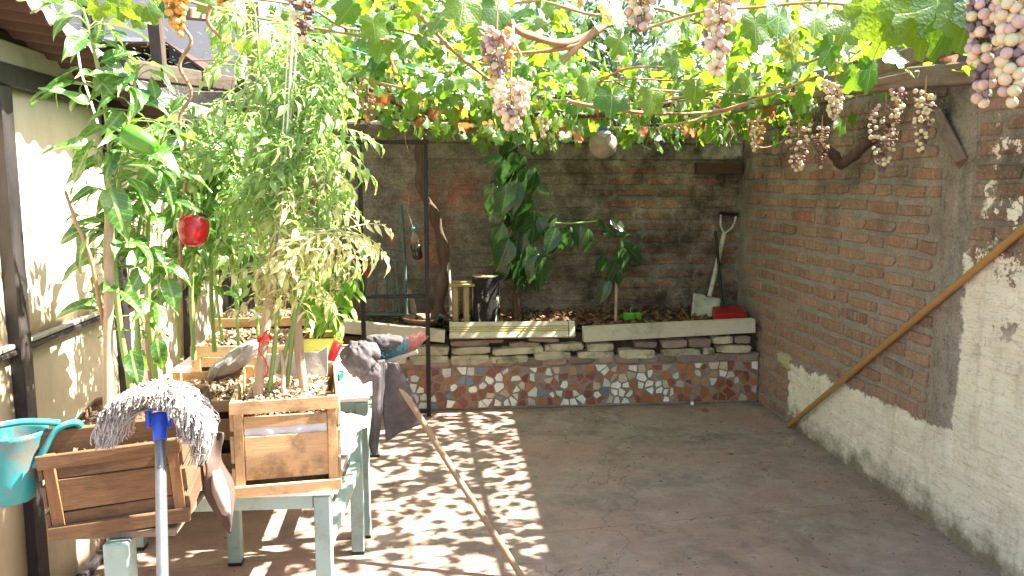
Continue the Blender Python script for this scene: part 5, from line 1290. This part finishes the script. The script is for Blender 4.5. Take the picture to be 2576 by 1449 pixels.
mb.tube(spline([c+V((0, -.022, 0)), c+V((-.012, -.03, -.03)), c+V((.004, -.028, -.06)), c+V((.014, -.026, -.10)), c+V((.0, -.024, -.125))], 5), .0038, 5, flat=.5); mb.tube(spline([c+V((0, -.022, .0)), c+V((.01, -.03, .022)), c+V((.022, -.03, .03))], 4), .003, 5); mb.build('ribbon', M['ribbon'], t)
for k, (a, b, lab) in enumerate((((742, -30), (700, 640), 'taut white twine, thickest of those above the tomato crate'), ((733, -30), (688, 640), 'thin white twine running left of the thick one above the tomatoes'), ((752, 0), (728, 330), 'short white twine right of the other two above the tomatoes'))):
    rod('twine', lab, 'twine', [at(*a, Y=2.5), at((a[0]+b[0])/2+3, (a[1]+b[1])/2, Y=2.54), at(*b, Y=2.58)], (.0035, .0022, .002)[k], M['string'], 6)
rod('roof_twine', 'white cord hanging down from the shed roof edge', 'cord', spline([at(112, -30, Y=2.6), at(160, 75, Y=2.62), at(190, 110, Y=2.62), at(204, 180, Y=2.6), at(225, 245, Y=2.56), at(246, 312, Y=2.5)], 5), .0035, M['string'], 6)
rod('spiral_rod', 'wavy copper-coloured spiral support rod above the pepper plants', 'rod', spline([at(447, -20, Y=2.6), at(458, 60, Y=2.6), at(481, 105, Y=2.6), at(452, 165, Y=2.6), at(482, 235, Y=2.6), at(452, 300, Y=2.6), at(470, 420, Y=2.6), at(455, 600, Y=2.62), at(458, 900, Y=2.66)], 8), .0055, M['cane'], 8)

# ================================================================ rubber plants
rb = thing('rubber_plant', 'large dark rubber plant with drooping glossy leaves against the back wall', 'rubber plant', at(1300, 805, Y=5.45))
RB = stems(rb, [[(1300, 812, 5.46), (1302, 700, 5.47), (1298, 560, 5.48), (1296, 420, 5.48), (1300, 320, 5.5)]], M['bark'], .034, .02, 'trunk', 12)
RBb = stems(rb, [[(1300, 640, 5.46), (1340, 600, 5.36), (1380, 565, 5.3), (1440, 562, 5.26), (1502, 556, 5.26)], [(1300, 560, 5.46), (1270, 520, 5.36), (1250, 470, 5.3)], [(1298, 690, 5.46), (1340, 660, 5.36), (1355, 640, 5.3)], [(1298, 700, 5.44), (1275, 640, 5.38), (1255, 620, 5.32)]], M['green_stem'], .009, .005, 'branch')
hl = [(1265, 395, 1205, 405), (1270, 400, 1258, 470), (1240, 460, 1230, 555), (1275, 460, 1248, 640), (1300, 450, 1290, 560), (1320, 420, 1335, 520), (1345, 420, 1348, 508), (1330, 340, 1352, 400), (1275, 340, 1262, 410), (1310, 500, 1300, 610), (1330, 480, 1318, 610), (1345, 530, 1342, 655),
      (1265, 560, 1232, 680), (1280, 600, 1250, 690), (1300, 600, 1296, 690), (1325, 610, 1330, 720), (1345, 620, 1380, 690), (1350, 470, 1390, 488), (1355, 545, 1382, 605), (1400, 545, 1362, 560), (1400, 570, 1375, 640), (1415, 572, 1410, 640), (1435, 570, 1455, 635), (1400, 548, 1372, 575), (1425, 570, 1425, 640), (1460, 565, 1458, 630), (1390, 580, 1392, 655), (1350, 640, 1330, 715), (1355, 645, 1388, 705), (1445, 566, 1470, 620), (1480, 575, 1488, 642),
      (1495, 555, 1532, 580), (1535, 552, 1580, 585), (1340, 640, 1352, 700), (1270, 645, 1228, 670), (1275, 655, 1240, 715), (1310, 650, 1305, 740), (1345, 690, 1385, 712), (1250, 520, 1240, 590), (1300, 330, 1282, 385), (1325, 560, 1312, 640), (1290, 380, 1288, 450), (1310, 385, 1318, 455), (1340, 660, 1358, 740), (1258, 430, 1246, 500), (1362, 640, 1372, 730)]
r = random.Random(8)
for i, (bx, by, tx, ty) in enumerate(hl):
    Y = r.uniform(5.12, 5.42); hand_leaf(rb, RUB, bx, by, tx, ty, Y, r.uniform(-.07, .02), (r.uniform(-.2, .7), -1, r.uniform(.1, .6)), i, r.uniform(1.05, 1.3))
foliage(rb, [RB[0]], RUB, 40, (.12, .17), 61, .25, (-3, -1), .03, toward=(0, -.5, 0), flat=.3)
rb2 = thing('young_rubber_plant', 'young rubber plant with a few bright glossy leaves near the thin stake', 'rubber plant', at(1522, 800, Y=5.44))
RB2 = stems(rb2, [[(1522, 805, 5.44), (1526, 760, 5.44), (1545, 700, 5.40), (1552, 630, 5.36), (1556, 590, 5.36)], [(1526, 765, 5.44), (1540, 735, 5.44), (1550, 700, 5.42)]], M['bark'], .008, .005, 'stem')
for i, a in enumerate(((1556, 640, 1528, 715), (1560, 620, 1582, 690), (1568, 632, 1600, 672), (1562, 605, 1626, 668), (1545, 660, 1532, 712), (1552, 660, 1560, 725), (1545, 690, 1508, 740), (1530, 700, 1508, 768), (1550, 590, 1586, 588), (1540, 600, 1510, 560), (1520, 640, 1502, 700))):
    hand_leaf(rb2, RUB, *a, r.uniform(5.2, 5.36), r.uniform(-.05, .02), (r.uniform(-.2, .5), -1, r.uniform(.1, .5)), i, 1.0)

# ================================================================ arbour timbers
def beam(label, p, q, w, h, mat_axis='y', name='timber_beam', cat='beam', roll=0, mat='grey_wood_y'):
    p, q = V(p), V(q); d = q-p; L = d.length; mb = MB()
    n = 8
    for i in range(1): mb.box((-w/2, 0, -h/2), (w/2, L, h/2), .006, jit=.004)
    o = mb.build(name, M[mat]); o.matrix_world = frame(p, d, V((math.sin(roll), 0, math.cos(roll)))); return tag(o, label, cat)
beam('long arbour beam running back to the corner of the brick walls', (1.80, 2.9, 1.90), (1.74, 5.72, 1.93), .03, .032)
beam('thick grey arbour beam reaching the right wall behind the grapes', (1.66, 3.32, 1.905), (2.42, 2.72, 1.93), .06, .085)
beam('short brown arbour beam rising above the thick grey one', at(2195, 172, Y=3.0), at(2470, 88, Y=2.35), .05, .06)
beam('brown beam along the top of the back wall under the vines', (-1.3, 5.50, 1.955), (1.9, 5.54, 1.955), .06, .075, mat='dark_beam')
a_, b_ = at(2352, 285, Y=3.30), at(2422, 412, Y=3.12); beam('stub of sawn timber sticking out from the right wall', a_, b_, .07, .05, roll=.6)
t = thing('arbour_post', 'upright grey wooden post behind the tomato plants carrying the vines', 'post', (-.90, 4.40, 0))
mb = MB(); mb.box((-.035, -.035, 0), (.035, .035, 2.42), .006, jit=.004); mb.build('post', M['grey_wood_z'], t, True)
beam('dark rough beam from the shed roof to the arbour post', at(305, 172, X=-1.2), (-.935, 4.36, 1.99), .055, .075, mat='dark_beam')
beam('lit brown beam end at the upper left beyond the peppers', at(470, 32, Y=3.8), at(612, 48, Y=4.25), .05, .05, mat='grey_wood_y')
beam('weathered upright near the upper left behind the pepper leaves', at(388, 30, Y=3.6), (at(405, 200, Y=3.6).x, 3.6, 1.9), .06, .05, mat='dark_beam')
for (a, b, lab) in (((788, 94), (1068, 182), 'lower green wire strung under the vine leaves'), ((838, 48), (1018, 88), 'upper green wire strung under the vine leaves')):
    p, q = at(*a, Y=3.1), at(*b, Y=3.8); d = q-p; rod('green_wire', lab, 'wire', [p-d*.6, p, q, q+d*1.2], .0022, M['green_wire'], 6)

# ================================================================ grape vine
gv = thing('grape_vine', 'old grape vine with a twisted trunk spreading over the whole arbour', 'grape vine', tr[0])
mb = MB(); mb.tube(tr, [.044+.010*math.sin(i*.9)-.0003*i for i in range(len(tr))], 12)
mb.build('trunk', M['bark'], gv)
def cane(pts, r0=.009, r1=None, mat='cane'):
    p = spline([at(x, y, Y=Y) for x, y, Y in pts], 5); k = len(p); mb = MB()
    mb.tube(p, [lerp(r0, r1 or r0*.6, i/(k-1))*(1.25 if i % 5 == 0 else 1) for i in range(k)], 7); mb.build('cane', M[mat], gv); return p
cane([(1010, -10, 2.6), (1080, 65, 2.7), (1130, 118, 2.8), (1165, 150, 2.9), (1230, 200, 3.1)], .009)
cane([(1225, -10, 2.3), (1285, 62, 2.35), (1330, 88, 2.4), (1420, 108, 2.5), (1500, 78, 2.55), (1560, 30, 2.6)], .010, .012)
cane([(1455, 115, 2.5), (1380, 128, 2.5), (1290, 135, 2.5)], .008); cane([(1500, 76, 2.5), (1440, 130, 2.5), (1415, 160, 2.5)], .012, .006)
cane([(1290, 62, 2.35), (1292, 100, 2.3), (1310, 140, 2.3)], .006)
cane([(1430, 255, 3.0), (1500, 268, 3.0), (1640, 285, 3.1), (1800, 280, 3.2), (1930, 240, 3.1), (2060, 190, 3.0)], .008); cane([(1660, 320, 3.2), (1760, 300, 3.2), (1880, 262, 3.2)], .006)
cane([(2076, 372, 3.9), (2100, 392, 3.9), (2115, 412, 3.9), (2150, 388, 3.85), (2195, 345, 3.8), (2260, 300, 3.7)], .024, .028, 'bark')
cane([(1878, 300, 4.3), (1890, 350, 4.3), (1915, 372, 4.3), (1960, 360, 4.3), (2000, 330, 4.3)], .006)
cane([(1075, 300, 5.3), (1250, 285, 5.0), (1500, 290, 4.6), (1700, 260, 4.2)], .016, .012, 'bark'); cane([(1075, 300, 5.3), (980, 250, 4.8), (880, 190, 4.2), (780, 90, 3.6)], .016, .010, 'bark')
cane([(530, 15, 2.5), (523, 55, 2.5), (560, 100, 2.5)], .007)
r = random.Random(77)
for i in range(26):
    x, y = r.uniform(-.6, 2.0), r.uniform(2.6, 5.3); z = r.uniform(1.93, 2.12); a = r.uniform(0, 6.28); p = [V((x, y, z))]
    for k in range(4): a += r.uniform(-.5, .5); p.append(p[-1]+V((math.cos(a)*.2, math.sin(a)*.2, r.uniform(-.05, .05))))
    mb = MB(); mb.tube(spline(p, 4), .005, 6); mb.build('cane', M['cane'], gv)
for i in range(14):                                     # dried tendrils hanging down
    x, y = r.uniform(-.2, 2.0), r.uniform(4.6, 5.5); z = r.uniform(1.85, 1.95); p = [V((x, y, z))]
    for k in range(4): p.append(p[-1]+V((r.uniform(-.025, .025), r.uniform(-.02, .02), -r.uniform(.03, .06))))
    mb = MB(); mb.tube(spline(p, 4), .0022, 5); mb.build('tendril', M['cane'], gv)
leaves = []; GLOBE = at(1517, 363, Y=5.0)
def put(p, d, n, s, dry=False): leaves.append((frame(p, d, n, s, s*r.uniform(.9, 1.1)), p, s, dry))
def hole(x, y, z): return abs(x - (.235*y+.02)) < .20 and 1.9 < y < 5.8 and (y < 4.1 or z > 2.22)
def canopy(n, xr, yr, zr, hang=.25, dry=.0, size=(.034, .060), tilt=.8):
    k = 0
    while k < n:
        x, y, z = r.uniform(*xr), r.uniform(*yr), r.uniform(*zr)
        if hole(x, y, z): continue
        u_ = V((x, y, z))-CAM; k_ = u_.dot(GLOBE-CAM)/(GLOBE-CAM).length_squared
        if k_ < 1.05 and (u_-(GLOBE-CAM)*k_).length < .12*max(.4, k_) and z < 1.93: continue      # the globe hangs free of the leaves
        k += 1
        if r.random() < hang:
            d = V((r.uniform(-.6, .6), r.uniform(-.6, .4), -1)); nn = V((r.uniform(-.1, 1.1), r.uniform(-1, .0), r.uniform(.0, .5)))
        else:
            d = V((r.uniform(-1, 1), r.uniform(-1, .6), r.uniform(-.7, .05))); nn = V((r.uniform(-.3, .9)*tilt, r.uniform(-.8, .5)*tilt, 1))
        put(V((x, y, z)), d, nn, r.uniform(*size), r.random() < dry)
canopy(720, (-.7, 2.15), (3.2, 4.8), (1.91, 2.20), .4, .02)
canopy(820, (-.8, 2.2), (4.7, 5.75), (1.90, 2.32), .4, .05)
canopy(300, (-.35, 2.1), (4.4, 5.5), (1.80, 1.98), .75, .10)
canopy(170, (1.15, 2.2), (2.3, 3.5), (1.90, 2.10), .4, .03)
canopy(260, (-.2, 1.25), (2.5, 3.4), (1.97, 2.24), .35, .01)
canopy(60, (1.2, 2.2), (1.0, 2.4), (2.0, 2.2), .3, .0)
canopy(620, (-.8, 1.6), (3.7, 5.75), (2.2, 2.62), .35, .03)
canopy(170, (1.6, 2.25), (3.9, 5.75), (2.2, 2.5), .35, .03)
canopy(70, (-.75, -.1), (3.9, 5.0), (1.97, 2.3), .35, .05)
canopy(190, (.3, 2.1), (3.8, 5.2), (1.72, 1.93), .9, .06)
for (x, y, Y, s, a) in ((250, 20, 2.35, .05, 1), (300, 12, 2.4, .06, 2), (330, 20, 2.4, .05, 0), (375, 25, 2.45, .055, 3), (430, 12, 2.5, .055, 1), (350, 45, 2.5, .045, 4), (190, -15, 2.35, .06, 2), (410, -10, 2.5, .06, 1),
                        (560, 85, 2.9, .06, 2), (590, 50, 2.9, .06, 3), (612, 110, 2.9, .055, 1), (520, 5, 2.9, .06, 2), (1165, 10, 2.2, .085, 1), (880, 20, 2.6, .08, 0), (940, 60, 2.7, .08, 2), (1020, 110, 2.8, .08, 4), (960, 120, 2.8, .07, 1),
                        (2020, 250, 3.1, .085, 1), (1540, 240, 2.7, .095, 2), (1480, 210, 2.7, .08, 3), (1640, 245, 2.8, .085, 1), (2190, 175, 2.5, .085, 3), (2150, 190, 2.6, .08, 1), (2115, 310, 3.3, .075, 2),
                        (2240, 40, 1.75, .095, 1), (2320, 30, 1.7, .11, 2), (2400, 40, 1.65, .105, 0), (2360, 10, 1.7, .10, 3), (2280, 5, 1.75, .10, 1), (2440, 15, 1.6, .10, 2), (2200, 20, 1.8, .09, 4), (2130, 60, 2.0, .08, 1), (2090, 120, 2.2, .08, 0), (2480, 0, 1.6, .1, 1),
                        (1250, 20, 2.2, .075, 2), (1690, 150, 2.5, .07, 3), (1880, 200, 2.7, .08, 4), (1900, 60, 2.3, .08, 2), (1960, 40, 2.2, .085, 1), (1990, 110, 2.4, .08, 3), (2050, 40, 2.1, .08, 2), (1830, 170, 2.6, .075, 0), (1560, 100, 2.4, .07, 1), (1750, 220, 2.7, .08, 2), (1540, 20, 2.2, .08, 3)):
    d = V(((a-2)*.25 + r.uniform(-.2, .2), r.uniform(-.3, .2), -1)); put(at(x, y, Y=Y), d, V((r.uniform(.1, .7), -.9, r.uniform(.1, .5))), s*(.8 if x < 2180 else 1))
leaves.sort(key=lambda q: -q[2]/max(.5, (q[1]-CAM).length) - (0 if abs((q[1]-CAM).x/(q[1]-CAM).y - .1) < .75 else -1))
fm = MB(); shapes_ = [grape_leaf(k+50, 22) for k in range(7)]; fd = MB(); cnt = 0
for Mx, p, s, dry in leaves:
    if cnt < 290 and not dry: obj_from(r.choice(GRP), 'leaf', gv, Mx); cnt += 1
    else:
        v_, f_, l_ = r.choice(shapes_); (fd if dry else fm).add(v_, f_, True, 0, Mx, l_)
o = fm.build('foliage', M['grape_leaf'], gv); o['kind'] = 'stuff'
o = fd.build('dry_foliage', M['dry_leaf'], gv); o['kind'] = 'stuff'
print('grape leaves', len(leaves))

# ---- bunches of grapes
def ico(R, seg=10, rings=7): return [(R*math.sin(math.pi*j/rings), -R*math.cos(math.pi*j/rings)) for j in range(rings+1)]
BER = {}
for nm in ('berry_pale', 'berry_pink', 'berry_amber', 'raisin', 'raisin_shaded'):
    mb = MB(); mb.lathe(ico(1), 12, sx=.96, wob=(lambda an, z: 1+.30*math.sin(3*an+z*4)+.22*math.sin(5*an+z*2)) if 'raisin' in nm else None); BER[nm] = mb.mesh('berry', M[nm])
def bunch(label, x, y0, y1, w, Y, mix_, seed, rb_=.0095, near=False, n=60):
    r = random.Random(seed); a, b = at(x, y0, Y=Y), at(x, y1, Y=Y); H = a.z-b.z; W = w/F*Y*1.02
    t = thing('grape_bunch', label, 'grapes', a, (0, 0, 0), 'bunches of grapes on the arbour')
    pts, tries = [], 0
    while len(pts) < n and tries < 6000:
        tries += 1; h = r.random()**.8; R = W/2*(1-.55*h)*math.sin(math.pi*min(1, .25+h*.75))**.35; an = r.uniform(0, 6.283); q = R*math.sqrt(r.uniform(.25, 1))
        p = V((q*math.cos(an), q*math.sin(an), -h*H))
        if all((p-o_[0]).length > rb_*1.35 for o_ in pts): pts.append((p, r.random()))
    js = {}
    for p, v in pts:
        acc = 0
        for nm, f in mix_:
            acc += f
            if v < acc: break
        R = rb_*(r.uniform(.55, .8) if 'raisin' in nm else r.uniform(.9, 1.12))
        Mx = Matrix.Translation(p) @ Euler((r.uniform(0, 6), r.uniform(0, 6), 0)).to_matrix().to_4x4() @ (Matrix.Diagonal((R*1.3, R*.75, R, 1)) if 'raisin' in nm else Matrix.Scale(R, 4))
        if near: o = bpy.data.objects.new('berry', BER[nm]); link(o, t); o.matrix_basis = Mx
        else: js.setdefault(nm, MB()).lathe(ico(1, 8, 5), 8, Mx)
    for nm, mb in js.items(): o = mb.build('berries', M[nm], t, True); o['kind'] = 'stuff'
    mb = MB(); mb.tube([V((0, 0, .05)), V((0, 0, -.3*H)), V((.004, 0, -.85*H))], [.003, .0025, .0015], 5)
    for p, v in pts: mb.tube([V((0, 0, min(0, p.z+.012))), p], .0009, 3, False)
    mb.build('stalk', M['cane'], t, True); return t
PALE = (('berry_pale', .55), ('berry_pink', .30), ('raisin', .15)); MIXD = (('berry_pale', .24), ('berry_pink', .10), ('raisin_shaded', .66)); RAI = (('raisin_shaded', .82), ('berry_pink', .1), ('berry_amber', .08))
bunch('largest dusty purple bunch at the upper right, full of shrivelled grapes', 2492, -30, 262, 105, 1.47, (('raisin', .52), ('berry_pink', .2), ('berry_pale', .28)), 1, .0105, True, 150)
bunch('plump pale bunch cut by the right edge of the picture', 2562, -20, 268, 95, 1.40, (('berry_pale', .7), ('berry_pink', .22), ('raisin', .08)), 2, .0115, True, 75)
bunch('long pale bunch hanging against the white sky gap', 1812, -40, 196, 98, 1.85, PALE, 3, .0105, True, 60)
bunch('pale bunch half cut by the top edge, left of the sky gap', 1612, -60, 75, 105, 1.90, PALE, 4, .0105, True, 46)
bunch('plump blushed bunch hanging lowest in the middle', 1285, 205, 322, 118, 2.05, (('berry_pale', .6), ('berry_pink', .34), ('raisin', .06)), 5, .0105, True, 56)
bunch('half dried reddish bunch just above the plump middle one', 1250, 80, 205, 92, 2.05, (('raisin', .5), ('berry_amber', .2), ('berry_pink', .3)), 6, .0098, True, 60)
bunch('amber bunch at the upper left above the spiral rod', 442, -30, 88, 58, 2.35, (('berry_amber', .9), ('raisin', .1)), 7, .0105, False, 40)
bunch('purple dried bunch with pale grapes at the top left of centre', 762, -40, 112, 72, 2.45, MIXD, 8, .010, False, 60)
bunch('amber bunch between the brown beam end and the twine', 560, -30, 30, 50, 2.8, (('berry_amber', .7), ('berry_pale', .3)), 19, .010, False, 26)
bunch('pale bunch hanging below the thick grey beam', 2102, 205, 300, 62, 2.85, PALE, 9, .009, False, 64)
bunch('dark dried bunch with pale tips left of the timber stub', 2228, 265, 432, 92, 3.0, MIXD, 10, .009, False, 135)
bunch('slim pale and purple bunch beside the timber stub', 2328, 225, 385, 62, 2.9, (('berry_pale', .42), ('raisin_shaded', .58)), 11, .009, False, 80)
bunch('dark raisin bunch with a few pale grapes over the corner', 2010, 300, 436, 78, 3.4, MIXD, 12, .009, False, 110)
bunch('dark shrivelled bunch right of the corner one', 2068, 318, 425, 52, 3.5, RAI, 13, .009, False, 66)
bunch('small yellowish bunch left of the corner over the wooden block', 1905, 290, 380, 54, 4.0, (('berry_amber', .35), ('berry_pale', .45), ('raisin', .2)), 14, .010, False, 34)
bunch('brown dried bunch above the black frame', 925, 205, 322, 52, 3.9, (('raisin_shaded', .7), ('berry_amber', .3)), 15, .010, False, 46)
bunch('small green-grey bunch over the rubber plant', 1370, 290, 350, 34, 4.2, (('berry_pale', .8), ('raisin', .2)), 16, .010, False, 24)
bunch('small bunch tucked behind the thick grey beam', 2262, 222, 300, 44, 3.0, MIXD, 17, .010, False, 30)

# ---- dry leaves fallen on things
c = at(1772, 1032, Z=.01); o = obj_from(DRY[0], 'fallen_leaf', None, frame(c, (1, .2, .1), (0, -.2, 1), .035)); tag(o, 'curled orange dry leaf lying on the floor near the mosaic', 'leaf')
o = obj_from(DRY[1], 'fallen_leaf', None, frame(at(1245, 812, Y=5.3)+V((0, 0, .0)), (1, .3, .3), (0, -.6, 1), .06)); tag(o, 'large brown dry leaf beside the stained log', 'leaf')

# ================================================================ beyond the walls
def far_tree(label, base, h, crown_c, crown_r, n, seed, size, mat, name='background_tree'):
    r = random.Random(seed); t = thing(name, label, 'tree', base); mb = MB()
    top = V((base[0]+.2, base[1], base[2]+h*.75)); mb.tube(spline([V(base), V(base)+V((.1, 0, h*.35)), top], 5), [.12-.008*i for i in range(11)], 9)
    for k in range(14):
        s_ = V(base)+V((.1, 0, h*r.uniform(.3, .7))); e_ = V(crown_c)+V((r.uniform(-.8, .8)*crown_r[0], r.uniform(-.8, .8)*crown_r[1], r.uniform(-.6, .9)*crown_r[2])); mb.tube(spline([s_, s_.lerp(e_, .5)+V((0, 0, .15)), e_], 4), [.04-.004*i for i in range(9)], 6)
    mb.build('trunk', M['bark'], t); cm = MB(); cl = []
    for k in range(36):
        d = V((r.gauss(0, 1), r.gauss(0, 1), r.gauss(0, 1))).normalized()*r.uniform(.35, 1); cl.append(V(crown_c)+V((d.x*crown_r[0], d.y*crown_r[1], d.z*crown_r[2])))
    sh2 = [blade_leaf(.2, .2, .5, .03, 1.3, 4, k+90, .65) for k in range(4)]
    for i in range(n):
        c = r.choice(cl); p = c + V((r.gauss(0, .22)*crown_r[0], r.gauss(0, .22)*crown_r[1], r.gauss(0, .2)*crown_r[2])); v_, f_, l_ = r.choice(sh2)
        s = r.uniform(*size); cm.add(v_, f_, True, 0, frame(p, rdir(r, -1.2, .2), V((r.uniform(-.5, .8), r.uniform(-.8, .3), 1)), s), l_)
    o = cm.build('crown', mat, t); o['kind'] = 'stuff'; return t
far_tree('leafy tree beyond the back wall showing through the sky gap', (1.75, 9.2, 0), 3.6, (1.85, 9.2, 3.0), (1.0, .9, .75), 1500, 3, (.12, .2), M['far_leaf'])
far_tree('taller tree beyond the back wall behind the vine leaves', (-.6, 10.5, 0), 5.0, (-.5, 10.5, 3.9), (1.9, 1.2, 1.5), 2600, 4, (.13, .22), M['far_leaf'])
ds = thing('dry_shrub', 'bare twiggy grey shrub beyond the shed roof', 'shrub', (-1.95, 6.0, 0))
r = random.Random(14); mb = MB()
def twigs(p, d, L, rr, lv):
    q = p + d*L; mb.tube([p, p.lerp(q, .5)+V((r.uniform(-.03, .03), r.uniform(-.03, .03), r.uniform(-.02, .03)))*L*2, q], [rr, rr*.85, rr*.7], 4 if lv < 3 else 6, False)
    if lv > 0:
        for k in range(3 if lv > 1 else 4): twigs(p.lerp(q, r.uniform(.45, 1)), (d + V((r.uniform(-.9, .9), r.uniform(-.8, .8), r.uniform(-.6, .6)))).normalized(), L*r.uniform(.55, .8), rr*.66, lv-1)
for k in range(4): twigs(V((-1.95+r.uniform(-.1, .1), 6.0, 0)), V((r.uniform(-.2, .3), r.uniform(-.15, .15), 1)).normalized(), 1.05, .022, 5)
o = mb.build('twigs', M['twig'], ds); o['kind'] = 'stuff'
mb = MB(); sh3 = blade_leaf(.14, .1, .3, .02, 1.3, 3, 3, .7)
for i in range(700): p = V((-1.95+r.gauss(0, .42), 6.0+r.gauss(0, .3), 2.25+r.gauss(0, .36))); mb.add(sh3[0], sh3[1], True, 0, frame(p, rdir(r, -.6, .6), V((r.uniform(-.5, .5), -.4, 1)), r.uniform(.03, .06)), sh3[2])
o = mb.build('small_leaves', M['far_leaf'], ds); o['kind'] = 'stuff'
